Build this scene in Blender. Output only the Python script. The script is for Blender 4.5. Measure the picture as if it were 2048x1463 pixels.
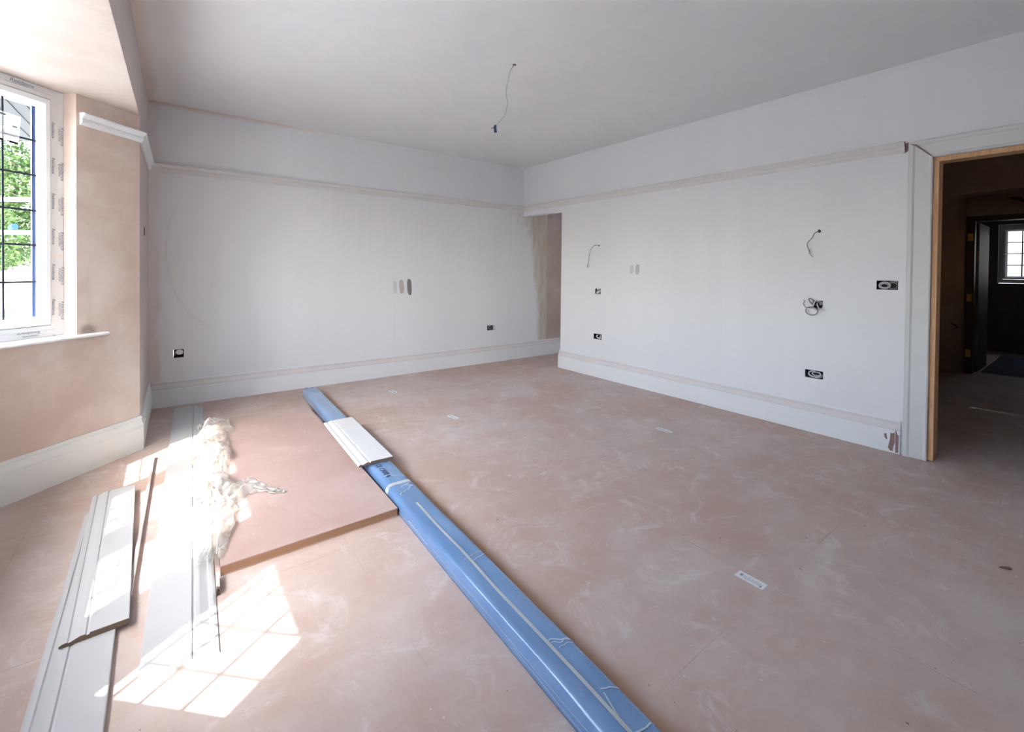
import bpy, bmesh, math, random
from mathutils import Vector, Matrix, noise

random.seed(7)
sc = bpy.context.scene
for o in list(bpy.data.objects):
    bpy.data.objects.remove(o)
C = sc.collection

# ------------------------------------------------------------------ camera
CAMH = 1.2
yaw, pitch, roll = math.radians(37.006), math.radians(0.745), math.radians(0.573)
fwd = Vector((math.sin(yaw), math.cos(yaw), 0)); rgt = Vector((math.cos(yaw), -math.sin(yaw), 0)); up = Vector((0, 0, 1))
f2 = fwd * math.cos(pitch) - up * math.sin(pitch)
u2 = up * math.cos(pitch) + fwd * math.sin(pitch)
r3 = rgt * math.cos(roll) + u2 * math.sin(roll)
u3 = u2 * math.cos(roll) - rgt * math.sin(roll)
cam = bpy.data.cameras.new('camera')
cam.sensor_fit = 'HORIZONTAL'; cam.sensor_width = 36.0
cam.lens = 904.666 / 2048 * 36.0
cam.shift_x = (1024 - 1016.75) / 2048
cam.shift_y = (553.5 - 731.5) / 2048
cam.clip_start = 0.02; cam.clip_end = 500
co = bpy.data.objects.new('camera', cam); C.objects.link(co)
M = Matrix.Identity(4)
for i in range(3):
    M[i][0] = r3[i]; M[i][1] = u3[i]; M[i][2] = -f2[i]
M[0][3], M[1][3], M[2][3] = 0, 0, CAMH
co.matrix_world = M
sc.camera = co

# ------------------------------------------------------------------ light
world = bpy.data.worlds.new('world'); sc.world = world; world.use_nodes = True
wn = world.node_tree; wn.nodes.clear()
wo = wn.nodes.new('ShaderNodeOutputWorld'); wb = wn.nodes.new('ShaderNodeBackground')
ws = wn.nodes.new('ShaderNodeTexSky'); ws.sky_type = 'NISHITA'; ws.sun_disc = False
SUN_EL = math.radians(49.3)
ws.sun_elevation = SUN_EL; ws.sun_rotation = math.atan2(-0.813, -0.582)
ws.air_density = 1.0; ws.dust_density = 3.0; ws.ozone_density = 1.0
wb.inputs['Strength'].default_value = 1.15
wm_ = wn.nodes.new('ShaderNodeMix'); wm_.data_type = 'RGBA'
wm_.inputs[0].default_value = 0.45
wm_.inputs[7].default_value = (2.55, 2.72, 3.05, 1)     # thin bright cloud over the blue
wn.links.new(ws.outputs[0], wm_.inputs[6]); wn.links.new(wm_.outputs[2], wb.inputs[0]); wn.links.new(wb.outputs[0], wo.inputs[0])
sl = bpy.data.lights.new('sun', 'SUN'); sl.energy = 3.4; sl.angle = math.radians(0.4); sl.color = (1.0, 0.965, 0.91)
so = bpy.data.objects.new('sun', sl); C.objects.link(so)
so.location = (-6, -4, 8)
sd = Vector((0.813 * math.cos(SUN_EL), 0.582 * math.cos(SUN_EL), -math.sin(SUN_EL)))
so.rotation_euler = sd.to_track_quat('-Z', 'Y').to_euler()

sc.view_settings.view_transform = 'Standard'
sc.view_settings.look = 'None'
sc.view_settings.exposure = 2.2
sc.view_settings.gamma = 1.0
sc.view_settings.use_curve_mapping = False

# ------------------------------------------------------------------ helpers
def tag(o, label=None, cat=None, group=None, kind=None):
    if label: o['label'] = label
    if cat: o['category'] = cat
    if group: o['group'] = group
    if kind: o['kind'] = kind
    return o

def obj(name, bm, mat, parent=None, smooth=False):
    me = bpy.data.meshes.new(name)
    bmesh.ops.recalc_face_normals(bm, faces=bm.faces)
    bm.to_mesh(me); bm.free()
    if smooth:
        for p in me.polygons: p.use_smooth = True
    o = bpy.data.objects.new(name, me); C.objects.link(o)
    if mat: me.materials.append(mat)
    if parent:
        o.parent = parent
        o.matrix_parent_inverse = parent_world(parent).inverted()
    return o

def parent_world(p):
    m = p.matrix_basis.copy()
    if p.parent: m = parent_world(p.parent) @ p.matrix_parent_inverse @ m
    return m

def thing(name, label, cat, loc, group=None):
    o = bpy.data.objects.new(name, None); C.objects.link(o)
    o.location = loc; o.empty_display_size = 0.1
    return tag(o, label, cat, group)

def struct(name, bm, mat, parent=None, smooth=False):
    o = obj(name, bm, mat, parent, smooth)
    if not parent: o['kind'] = 'structure'
    return o

def box(bm, x0, x1, y0, y1, z0, z1):
    v = [bm.verts.new((x, y, z)) for z in (z0, z1) for x, y in ((x0, y0), (x1, y0), (x1, y1), (x0, y1))]
    for f in ((0, 3, 2, 1), (4, 5, 6, 7), (0, 1, 5, 4), (1, 2, 6, 5), (2, 3, 7, 6), (3, 0, 4, 7)):
        bm.faces.new([v[i] for i in f])

def fbox(bm, F, u0, u1, t0, t1, z0, z1):
    """box in a local frame F(u, t, z) -> world"""
    v = [bm.verts.new(F(u, t, z)) for z in (z0, z1) for u, t in ((u0, t0), (u1, t0), (u1, t1), (u0, t1))]
    for f in ((0, 3, 2, 1), (4, 5, 6, 7), (0, 1, 5, 4), (1, 2, 6, 5), (2, 3, 7, 6), (3, 0, 4, 7)):
        bm.faces.new([v[i] for i in f])

def prism(bm, poly, z0, z1):
    a = [bm.verts.new((x, y, z0)) for x, y in poly]; b = [bm.verts.new((x, y, z1)) for x, y in poly]
    n = len(poly)
    bm.faces.new(a[::-1]); bm.faces.new(b)
    for i in range(n): bm.faces.new((a[i], a[(i + 1) % n], b[(i + 1) % n], b[i]))

def sweep(bm, path, prof, a=0, b=None):
    """sweep a closed profile [(d, z)] along path; d is measured to the RIGHT of travel, mitred at the bends"""
    n = len(path); b = n - 1 if b is None else b
    P = [Vector(p) for p in path]
    D = [(P[i + 1] - P[i]).normalized() for i in range(n - 1)]
    rings = []
    for i in range(a, b + 1):
        if i == 0: m = Vector((D[0].y, -D[0].x))
        elif i == n - 1: m = Vector((D[-1].y, -D[-1].x))
        else:
            n1 = Vector((D[i - 1].y, -D[i - 1].x)); n2 = Vector((D[i].y, -D[i].x))
            m = (n1 + n2).normalized(); m = m / m.dot(n1)
        rings.append([bm.verts.new((P[i].x + m.x * d, P[i].y + m.y * d, z)) for d, z in prof])
    k = len(prof)
    for r, s in zip(rings, rings[1:]):
        for j in range(k): bm.faces.new((r[j], r[(j + 1) % k], s[(j + 1) % k], s[j]))
    bm.faces.new(rings[0]); bm.faces.new(rings[-1][::-1])

def tube(bm, pts, r, seg=8, closed=False):
    P = [Vector(p) for p in pts]; rings = []; prev = None
    for i, p in enumerate(P):
        if closed: t = P[(i + 1) % len(P)] - P[i - 1]
        else: t = P[min(i + 1, len(P) - 1)] - P[max(i - 1, 0)]
        t.normalize()
        if prev is None:
            n = t.orthogonal().normalized()
        else:
            n = (prev - t * prev.dot(t)).normalized()
        prev = n; bn = t.cross(n)
        rr = r(i / (len(P) - 1)) if callable(r) else r
        rings.append([bm.verts.new(p + (n * math.cos(2 * math.pi * k / seg) + bn * math.sin(2 * math.pi * k / seg)) * rr) for k in range(seg)])
    L = list(zip(rings, rings[1:])) + ([(rings[-1], rings[0])] if closed else [])
    for a, b in L:
        for k in range(seg): bm.faces.new((a[k], a[(k + 1) % seg], b[(k + 1) % seg], b[k]))
    if not closed: bm.faces.new(rings[0][::-1]); bm.faces.new(rings[-1])

def smooth_pts(pts, n=8):
    P = [Vector(p) for p in pts]; out = []
    for i in range(len(P) - 1):
        p0 = P[max(i - 1, 0)]; p1 = P[i]; p2 = P[i + 1]; p3 = P[min(i + 2, len(P) - 1)]
        for k in range(n):
            t = k / n
            out.append(0.5 * ((2 * p1) + (p2 - p0) * t + (2 * p0 - 5 * p1 + 4 * p2 - p3) * t * t + (3 * p1 - p0 - 3 * p2 + p3) * t ** 3))
    out.append(P[-1]); return out

def grid_wall(bm, F, us, zs, holes, thick):
    """wall sheet with rectangular holes; F(u, t, z); holes [(u0,u1,z0,z1)]"""
    us = sorted(set(us + [h[0] for h in holes] + [h[1] for h in holes]))
    zs = sorted(set(zs + [h[2] for h in holes] + [h[3] for h in holes]))
    def solid(i, j):
        if i < 0 or j < 0 or i >= len(us) - 1 or j >= len(zs) - 1: return False
        cu = (us[i] + us[i + 1]) / 2; cz = (zs[j] + zs[j + 1]) / 2
        return not any(h[0] < cu < h[1] and h[2] < cz < h[3] for h in holes)
    def q(*c): bm.faces.new([bm.verts.new(F(*p)) for p in c])
    for i in range(len(us) - 1):
        for j in range(len(zs) - 1):
            if not solid(i, j): continue
            a, b, c, d = us[i], us[i + 1], zs[j], zs[j + 1]
            q((a, 0, c), (b, 0, c), (b, 0, d), (a, 0, d)); q((a, thick, d), (b, thick, d), (b, thick, c), (a, thick, c))
            if not solid(i - 1, j): q((a, 0, c), (a, 0, d), (a, thick, d), (a, thick, c))
            if not solid(i + 1, j): q((b, 0, d), (b, 0, c), (b, thick, c), (b, thick, d))
            if not solid(i, j - 1): q((a, 0, c), (a, thick, c), (b, thick, c), (b, 0, c))
            if not solid(i, j + 1): q((a, 0, d), (b, 0, d), (b, thick, d), (a, thick, d))
    bmesh.ops.remove_doubles(bm, verts=bm.verts, dist=1e-5)

def text_bm(bm, s, size, F, shear=0.0, depth=0.0006, bold=0.0):
    """solid lettering; F maps (x, y, h) in text space to world"""
    cu = bpy.data.curves.new('t', 'FONT'); cu.body = s; cu.size = size; cu.shear = shear
    cu.extrude = depth / 2; cu.offset = bold; cu.resolution_u = 2; cu.align_x = 'LEFT'
    to = bpy.data.objects.new('t', cu); C.objects.link(to)
    dg = bpy.context.evaluated_depsgraph_get()
    me = bpy.data.meshes.new_from_object(to.evaluated_get(dg))
    vs = [bm.verts.new(F(v.co.x, v.co.y, v.co.z + depth / 2)) for v in me.vertices]
    for p in me.polygons:
        try: bm.faces.new([vs[i] for i in p.vertices])
        except ValueError: pass
    bpy.data.objects.remove(to); bpy.data.curves.remove(cu); bpy.data.meshes.remove(me)

# ------------------------------------------------------------------ materials
class NB:
    def __init__(s, name):
        s.m = bpy.data.materials.new(name); s.m.use_nodes = True
        s.t = s.m.node_tree; s.t.nodes.clear()
        s.out = s.t.nodes.new('ShaderNodeOutputMaterial'); s.b = s.t.nodes.new('ShaderNodeBsdfPrincipled')
        s.t.links.new(s.b.outputs[0], s.out.inputs[0])
        s.co = s.t.nodes.new('ShaderNodeTexCoord').outputs['Object']
    def link(s, a, b): s.t.links.new(a, b)
    def put(s, sock, v):
        if isinstance(v, bpy.types.NodeSocket): s.link(v, sock)
        elif v is not None:
            if hasattr(sock.default_value, '__len__') and not isinstance(v, (int, float)):
                v = tuple(v) + ((1,) if len(sock.default_value) == 4 and len(v) == 3 else ())
            sock.default_value = v
    def math(s, op, a, b=None, c=None, clamp=False):
        n = s.t.nodes.new('ShaderNodeMath'); n.operation = op; n.use_clamp = clamp
        s.put(n.inputs[0], a)
        if b is not None: s.put(n.inputs[1], b)
        if c is not None: s.put(n.inputs[2], c)
        return n.outputs[0]
    def noise(s, scale, detail=4, rough=0.55, vec=None, dist=0.0, stretch=None, off=None):
        v = vec or s.co
        if stretch or off:
            mp = s.t.nodes.new('ShaderNodeMapping'); s.link(v, mp.inputs[0])
            if stretch: mp.inputs['Scale'].default_value = stretch
            if off: mp.inputs['Location'].default_value = off
            v = mp.outputs[0]
        n = s.t.nodes.new('ShaderNodeTexNoise'); s.link(v, n.inputs['Vector'])
        n.inputs['Scale'].default_value = scale; n.inputs['Detail'].default_value = detail
        n.inputs['Roughness'].default_value = rough; n.inputs['Distortion'].default_value = dist
        return n.outputs['Fac']
    def voro(s, scale, feature='F1', off=None):
        v = s.co
        if off:
            mp = s.t.nodes.new('ShaderNodeMapping'); s.link(v, mp.inputs[0]); mp.inputs['Location'].default_value = off; v = mp.outputs[0]
        n = s.t.nodes.new('ShaderNodeTexVoronoi'); n.feature = feature; s.link(v, n.inputs['Vector']); n.inputs['Scale'].default_value = scale
        return n
    def ramp(s, v, lo, hi, a=0.0, b=1.0, smooth=True):
        n = s.t.nodes.new('ShaderNodeMapRange'); n.interpolation_type = 'SMOOTHSTEP' if smooth else 'LINEAR'
        s.put(n.inputs[0], v); n.inputs[1].default_value = lo; n.inputs[2].default_value = hi
        n.inputs[3].default_value = a; n.inputs[4].default_value = b
        return n.outputs[0]
    def mix(s, f, a, b, mode='MIX'):
        n = s.t.nodes.new('ShaderNodeMix'); n.data_type = 'RGBA'; n.blend_type = mode; n.clamp_factor = True
        s.put(n.inputs[0], f); s.put(n.inputs[6], a); s.put(n.inputs[7], b); return n.outputs[2]
    def xyz(s, v=None):
        n = s.t.nodes.new('ShaderNodeSeparateXYZ'); s.link(v or s.co, n.inputs[0]); return n.outputs
    def band(s, v, lo, hi, soft):
        return s.math('MULTIPLY', s.ramp(v, lo - soft, lo + soft), s.ramp(v, hi - soft, hi + soft, 1, 0))
    def bump(s, h, strength=0.2, dist=0.002):
        n = s.t.nodes.new('ShaderNodeBump'); n.inputs['Strength'].default_value = strength; n.inputs['Distance'].default_value = dist
        s.link(h, n.inputs['Height']); s.link(n.outputs[0], s.b.inputs['Normal'])
    def done(s, col, rough=0.6, spec=None, metal=None):
        s.put(s.b.inputs['Base Color'], col); s.put(s.b.inputs['Roughness'], rough)
        if spec is not None: s.b.inputs['Specular IOR Level'].default_value = spec
        if metal is not None: s.b.inputs['Metallic'].default_value = metal
        return s.m

def simple(name, col, rough=0.5, var=0.06, scale=12, spec=0.4, metal=0.0, bump=0.0, stretch=None):
    n = NB(name); k = n.noise(scale, 4, stretch=stretch)
    dark = tuple(c * (1 - var) for c in col); light = tuple(min(1, c * (1 + var)) for c in col)
    if bump: n.bump(n.noise(scale * 8, 3), bump, 0.001)
    return n.done(n.mix(k, dark, light), rough, spec, metal)

# painted white plaster (mist coat), with roller blotches
def white_wall(name, base, builder=None):
    n = NB(name)
    k = n.noise(1.6, 5, 0.6, stretch=(1, 1, 0.35)); k2 = n.noise(9, 3, 0.5)
    col = n.mix(n.ramp(k, 0.3, 0.75), tuple(c * 0.965 for c in base), base)
    k3 = n.noise(4.5, 3, 0.5, stretch=(1.6, 1.6, 0.12))
    col = n.mix(n.ramp(k3, 0.45, 0.65, 0, 0.5), col, tuple(c * 0.955 for c in base))
    col = n.mix(n.ramp(k2, 0.62, 0.75, 0, 0.25), col, (base[0] * 0.93, base[1] * 0.92, base[2] * 0.91))
    sp = n.voro(5.5); spk = n.math('MULTIPLY', n.ramp(sp.outputs['Distance'], 0.012, 0.03, 1, 0), n.ramp(n.noise(1.1, 2, off=(9, 3, 1)), 0.5, 0.62))
    col = n.mix(n.math('MULTIPLY', spk, 0.5), col, (0.36, 0.31, 0.29))
    if builder: col = builder(n, col)
    n.bump(n.noise(55, 4), 0.12, 0.0015)
    return n.done(col, 0.62, 0.3)

def back_marks(n, col):
    x, y, z = n.xyz()
    w = n.noise(3.2, 4, 0.6); wf = n.noise(13, 4, 0.65, off=(4, 4, 4))
    # fresh plaster repair down the left-hand corner
    e = n.math('ADD', x, n.math('MULTIPLY_ADD', w, 0.16, -0.08))
    m = n.math('MULTIPLY', n.ramp(e, -0.08, -0.04, 1, 0), n.ramp(z, 0.2, 1.9, 1, 0.45))
    col = n.mix(n.math('MULTIPLY', m, 0.5), col, (0.68, 0.52, 0.42))
    ce = n.math('MULTIPLY', n.ramp(n.math('ADD', z, n.math('MULTIPLY', wf, 0.05)), 2.585, 2.64), n.ramp(x, 0.9, 1.4, 0.6, 0))
    col = n.mix(ce, col, (0.68, 0.50, 0.38))
    # curved brush mark : ring segment
    dx = n.math('DIVIDE', n.math('SUBTRACT', x, 0.45), 0.47); dz = n.math('DIVIDE', n.math('SUBTRACT', z, 1.35), 0.73)
    rr = n.math('SQRT', n.math('ADD', n.math('MULTIPLY', dx, dx), n.math('MULTIPLY', dz, dz)))
    seg = n.math('MULTIPLY', n.band(rr, 0.965, 1.0, 0.02), n.math('MULTIPLY', n.ramp(x, 0.2, 0.36, 1, 0), n.ramp(z, 1.6, 1.9, 1, 0)))
    col = n.mix(n.math('MULTIPLY', seg, 0.22), col, (0.66, 0.60, 0.50))
    # old cream gloss by the opening
    xe = n.math('ADD', x, n.math('MULTIPLY_ADD', wf, 0.10, -0.05))
    cream = n.mix(n.ramp(n.noise(7, 4, 0.7, stretch=(3, 1, 0.35)), 0.35, 0.7), (0.50, 0.42, 0.31), (0.66, 0.61, 0.52))
    lowfade = n.ramp(n.math('SUBTRACT', xe, n.math('MULTIPLY', n.ramp(z, 0.5, 1.7, 1, 0), 0.13)), 4.04, 4.13)
    col = n.mix(n.math('MULTIPLY', lowfade, 0.85), col, cream)
    fan = n.math('MULTIPLY', n.ramp(n.noise(4, 4, 0.7, stretch=(1.6, 1, 0.8), off=(0.4, 0, 0.8)), 0.40, 0.56),
                 n.math('MULTIPLY', n.ramp(n.math('ADD', x, n.math('MULTIPLY', z, 1.1)), 5.75, 6.0), n.band(z, 1.45, 2.0, 0.03)))
    col = n.mix(n.math('MULTIPLY', fan, 0.55), col, (0.56, 0.49, 0.38))
    # bare pink plaster beyond
    pk = n.mix(n.ramp(n.noise(3, 4, 0.6), 0.35, 0.7), (0.47, 0.37, 0.315), (0.56, 0.46, 0.41))
    col = n.mix(n.ramp(x, 4.365, 4.375), col, pk)
    # scuffs
    sc_ = n.math('MULTIPLY', n.ramp(n.noise(30, 3, 0.6, stretch=(1.5, 1, 0.5)), 0.68, 0.76), n.math('MULTIPLY', n.band(x, 0.2, 1.3, 0.2), n.band(z, 0.35, 1.1, 0.2)))
    col = n.mix(n.math('MULTIPLY', sc_, 0.25), col, (0.5, 0.47, 0.45))
    return col

def rail_shadowless(n, col): return col

WHITE = (0.82, 0.815, 0.83)
M_back = white_wall('painted_back_wall', WHITE, back_marks)
M_right = white_wall('painted_right_wall', WHITE)
def ceil_marks(n, col):
    x, y, z = n.xyz()
    wf = n.noise(6, 5, 0.65)
    e = n.math('SUBTRACT', n.math('ADD', x, n.math('MULTIPLY', n.math('SUBTRACT', 4.88, y), 0.018)), n.math('MULTIPLY', wf, 0.12))
    m = n.ramp(e, -0.175, -0.10, 1, 0)
    col = n.mix(n.math('MULTIPLY', m, 0.7), col, (0.72, 0.55, 0.43))
    m2 = n.math('MULTIPLY', n.ramp(e, -0.1, 0.25, 1, 0), 0.35)
    return n.mix(m2, col, (0.72, 0.66, 0.60))
M_ceil = white_wall('ceiling_paint', (0.875, 0.88, 0.895), ceil_marks)

def pink_plaster(name, base, cream, k_lo=0.35, k_hi=0.7, stain=False):
    n = NB(name)
    a = n.noise(1.3, 5, 0.6, dist=0.5); b = n.noise(5, 5, 0.65, off=(3, 1, 2)); c = n.noise(2.2, 4, 0.6, stretch=(2, 2, 0.6), off=(8, 0, 1))
    col = n.mix(n.ramp(a, k_lo, k_hi), base, cream)
    col = n.mix(n.ramp(b, 0.45, 0.75, 0, 0.35), col, tuple(min(1, x * 1.08) for x in cream))
    col = n.mix(n.ramp(c, 0.55, 0.72, 0, 0.30), col, tuple(x * 0.82 for x in base))
    if stain:
        x, y, z = n.xyz()
        dz = n.math('DIVIDE', n.math('SUBTRACT', z, 0.828), 0.035); dx = n.math('DIVIDE', n.math('SUBTRACT', x, -0.375), 0.035)
        r = n.math('SQRT', n.math('ADD', n.math('MULTIPLY', dx, dx), n.math('MULTIPLY', dz, dz)))
        r = n.math('ADD', r, n.math('MULTIPLY_ADD', n.noise(25, 3), 0.8, -0.4))
        col = n.mix(n.ramp(r, 0.3, 1.5, 0.75, 0), col, (0.24, 0.17, 0.14))
    n.bump(n.noise(18, 5), 0.1, 0.002)
    return n.done(col, 0.55, 0.35)
M_pink = pink_plaster('bare_pink_plaster', (0.62, 0.47, 0.39), (0.78, 0.67, 0.60), stain=True)
M_pinkceil = pink_plaster('bay_ceiling_plaster', (0.55, 0.455, 0.385), (0.62, 0.55, 0.495))
M_pinkL = pink_plaster('return_wall_plaster', (0.56, 0.485, 0.455), (0.64, 0.575, 0.55))

def floor_mat():
    n = NB('hardboard_floor_sheets')
    x, y, z = n.xyz()
    big = n.noise(0.75, 5, 0.6, dist=0.6); mid = n.noise(2.6, 6, 0.68, off=(5, 2, 0)); fine = n.noise(11, 5, 0.7, off=(1, 7, 0))
    streak = n.noise(7, 5, 0.7, stretch=(0.35, 1.6, 1), off=(2, 0, 0)); streak2 = n.noise(6, 5, 0.7, stretch=(1.7, 0.3, 1), off=(0, 3, 0))
    tone = n.mix(n.ramp(big, 0.3, 0.7), (0.52, 0.375, 0.315), (0.53, 0.41, 0.365))
    tone = n.mix(n.ramp(mid, 0.35, 0.7, 0, 0.5), tone, (0.56, 0.40, 0.31))
    d = n.math('MULTIPLY_ADD', mid, 0.5, n.math('MULTIPLY', big, 0.45))
    d = n.math('MULTIPLY_ADD', streak, 0.16, d); d = n.math('MULTIPLY_ADD', fine, 0.12, d)
    dust = n.ramp(d, 0.50, 0.76, 0, 0.72)
    tone = n.mix(dust, tone, (0.64, 0.575, 0.56))
    cloud = n.noise(4.2, 7, 0.75, dist=1.2, off=(11, 4, 0))
    tone = n.mix(n.ramp(cloud, 0.52, 0.68, 0, 0.6), tone, (0.69, 0.64, 0.63))
    sm = n.math('MULTIPLY', n.ramp(streak2, 0.6, 0.74), n.ramp(n.noise(1.4, 3, off=(7, 7, 0)), 0.42, 0.6))
    tone = n.mix(n.math('MULTIPLY', sm, 0.55), tone, (0.76, 0.71, 0.69))
    # clean strip along the blue parcel
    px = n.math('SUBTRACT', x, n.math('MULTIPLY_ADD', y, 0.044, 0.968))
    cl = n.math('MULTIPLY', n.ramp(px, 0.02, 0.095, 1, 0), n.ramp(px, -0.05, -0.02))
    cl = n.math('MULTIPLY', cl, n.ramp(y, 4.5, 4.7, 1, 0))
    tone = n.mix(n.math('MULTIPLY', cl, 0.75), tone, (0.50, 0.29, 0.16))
    # greyer, dustier left-hand end near the bay
    # sheet joints
    def seam(v, at, w=0.0022):
        return n.ramp(n.math('ABSOLUTE', n.math('SUBTRACT', v, at)), w * 0.4, w * 1.5, 1, 0)
    wob = n.math('MULTIPLY_ADD', n.noise(2.0, 2), 0.012, -0.006)
    xs = n.math('ADD', x, wob); ys = n.math('ADD', y, wob)
    s = None
    for a in (-0.51, 0.63, 1.86, 3.08):
        k = seam(xs, a); s = k if s is None else n.math('MAXIMUM', s, k)
    for a in (-0.46, 0.757, 1.955, 3.17, 4.27):
        s = n.math('MAXIMUM', s, seam(ys, a))
    s = n.math('MULTIPLY', s, n.ramp(n.noise(2.3, 3, off=(3, 3, 3)), 0.45, 0.70, 0.03, 0.36))
    tone = n.mix(s, tone, (0.16, 0.10, 0.08))
    # knocks, nails, crumbs
    for scl, th, off, amt, c in ((9, 0.045, (0, 0, 0), 0.75, (0.12, 0.07, 0.05)), (16, 0.05, (3, 1, 0), 0.6, (0.19, 0.12, 0.09)), (12, 0.05, (7, 5, 0), 0.5, (0.8, 0.78, 0.76)), (6.5, 0.035, (4, 2, 0), 0.7, (0.20, 0.11, 0.08)), (5, 0.06, (1, 8, 0), 0.35, (0.74, 0.72, 0.71))):
        v = n.voro(scl, off=off)
        on = n.ramp(n.noise(scl * 0.7, 1, off=off), 0.44, 0.50)
        tone = n.mix(n.math('MULTIPLY', n.math('MULTIPLY', n.ramp(n.math('ADD', v.outputs['Distance'], n.math('MULTIPLY_ADD', fine, 0.08, -0.04)), th * 0.5, th, 1, 0), on), amt), tone, c)
    n.bump(n.noise(30, 5), 0.12, 0.002)
    return n.done(tone, n.ramp(mid, 0.3, 0.7, 0.55, 0.8), 0.25)
M_floor = floor_mat()

M_skirt = simple('skirting_primer_white', (0.80, 0.81, 0.815), 0.45, 0.03, 5)
M_skirtbay = simple('skirting_bay_primer', (0.80, 0.80, 0.77), 0.4, 0.03, 5)
def moulding_mat():
    n = NB('skirting_wall_white'); x, y, z = n.xyz()
    k = n.noise(3, 4)
    col = n.mix(k, (0.77, 0.775, 0.78), (0.82, 0.825, 0.83))
    m = n.math('MULTIPLY', n.band(z, 0.155, 0.212, 0.004), n.ramp(n.noise(2, 3, off=(2, 2, 2)), 0.2, 0.6, 0.5, 1))
    col = n.mix(n.math('MULTIPLY', m, 0.75), col, (0.70, 0.64, 0.62))
    return n.done(col, 0.5, 0.35)
M_base = moulding_mat()
M_offcut = simple('offcut_primer', (0.66, 0.675, 0.69), 0.5, 0.03, 5)
M_board = simple('loose_board_primer', (0.53, 0.54, 0.555), 0.5, 0.04, 5)
M_rail = simple('picture_rail_filler', (0.735, 0.71, 0.69), 0.55, 0.05, 4)
M_raildbay = simple('picture_rail_primer', (0.82, 0.82, 0.82), 0.4, 0.02, 5)
M_casing = simple('architrave_primer', (0.70, 0.695, 0.685), 0.5, 0.04, 3)
M_upvc = simple('window_upvc', (0.86, 0.87, 0.88), 0.25, 0.015, 3, spec=0.5)
n = NB('protective_tape'); k_ = n.noise(7, 5, 0.7)
M_tape = n.done(n.mix(n.ramp(k_, 0.60, 0.70, 0, 0.8), (0.76, 0.76, 0.75), (0.74, 0.60, 0.52)), 0.35, 0.5)
M_lead = simple('window_lead', (0.035, 0.04, 0.06), 0.5, 0.2, 20)
M_bluefilm = simple('blue_edge_film', (0.07, 0.12, 0.32), 0.3, 0.1, 10)
M_ink = simple('grey_ink', (0.30, 0.30, 0.33), 0.5, 0.1, 20)
M_paper = simple('white_paper', (0.82, 0.83, 0.85), 0.6, 0.03, 20)
M_black = simple('black_tape', (0.015, 0.015, 0.02), 0.35, 0.1, 20)

def pine():
    n = NB('raw_pine'); x, y, z = n.xyz()
    g = n.noise(9, 5, 0.6, stretch=(9, 9, 0.6), dist=1.0)
    col = n.mix(n.ramp(g, 0.3, 0.7), (0.60, 0.33, 0.17), (0.74, 0.47, 0.27))
    k = n.voro(2.3, off=(0.3, 0.2, 0.9)); col = n.mix(n.ramp(k.outputs['Distance'], 0.03, 0.075, 0.9, 0), col, (0.22, 0.08, 0.03))
    return n.done(col, 0.55, 0.3)
M_pine = pine()
M_pineedge = simple('pine_edge', (0.37, 0.22, 0.135), 0.6, 0.25, 9, stretch=(0.5, 9, 9))
M_mdf = simple('mdf_core', (0.17, 0.125, 0.10), 0.8, 0.15, 60)

def glassmat():
    n = NB('window_glass'); t = n.t
    tr = t.nodes.new('ShaderNodeBsdfTransparent'); tr.inputs[0].default_value = (0.93, 0.95, 0.945, 1)
    gl = t.nodes.new('ShaderNodeBsdfGlossy'); gl.inputs['Roughness'].default_value = 0.02
    mx = t.nodes.new('ShaderNodeMixShader'); mx.inputs[0].default_value = 0.05; t.links.new(tr.outputs[0], mx.inputs[1]); t.links.new(gl.outputs[0], mx.inputs[2])
    t.links.new(mx.outputs[0], n.out.inputs[0]); return n.m
M_glass = glassmat()

def paving_mat():
    n = NB('pale_paving'); a_ = n.noise(0.6, 5); b_ = n.noise(8, 4)
    col = n.mix(a_, (0.34, 0.335, 0.32), (0.42, 0.41, 0.40)); col = n.mix(n.ramp(b_, 0.5, 0.7, 0, 0.3), col, (0.5, 0.48, 0.45))
    return n.done(col, 0.8, 0.2)
M_pave = paving_mat()

# ------------------------------------------------------------------ room outline (metres; camera stands at 0,0)
XR, YB, HC, BAYH = 3.929, 4.881, 2.609, 2.19
def xl(y): return -0.127 - 0.018 * (4.881 - y)
A_N = (xl(3.834), 3.834)           # room corner of the far splay
F_N = (-0.80, 3.834 - (0.80 + xl(3.834)))
F_S = (-0.80, 1.30)
A_S = (xl(0.703), 0.703)
YS = -0.38
# clockwise, room on the right of travel
P_left = [(xl(YS), YS), A_S, F_S, F_N, A_N, (xl(YB), YB)]

# floor and ceiling
bm = bmesh.new(); prism(bm, [(-1.0, -0.6), (XR + 0.10, -0.6), (XR + 0.10, 2.55), (6.4, 2.55), (6.4, 5.1), (-0.5, 5.1), (-0.5, 3.9), (-1.0, 3.4)], -0.12, 0.0)
struct('floor', bm, M_floor)
bm = bmesh.new(); prism(bm, [(XR + 0.10, -1.7), (11, -1.7), (11, 2.55), (XR + 0.10, 2.55)], -0.12, 0.0)
struct('floor_hall', bm, M_floor)
bm = bmesh.new(); prism(bm, [(-0.36, -0.6), (XR + 0.05, -0.6), (XR + 0.05, 5.1), (-0.36, 5.1)], HC, HC + 0.1)
struct('ceiling', bm, M_ceil)

# back wall, with the strip beyond the opening and a passage window
F_B = lambda u, t, z: (u, YB + t, z)
hB = [(0.042, 0.116, 0.415, 0.486), (3.34, 3.462, 0.42, 0.483), (4.66, 5.75, 0.86, 1.985)]
bm = bmesh.new(); grid_wall(bm, F_B, [-0.40, 6.3], [0.0, HC], hB, 0.2)
WB = struct('wall_back', bm, M_back)
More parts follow.
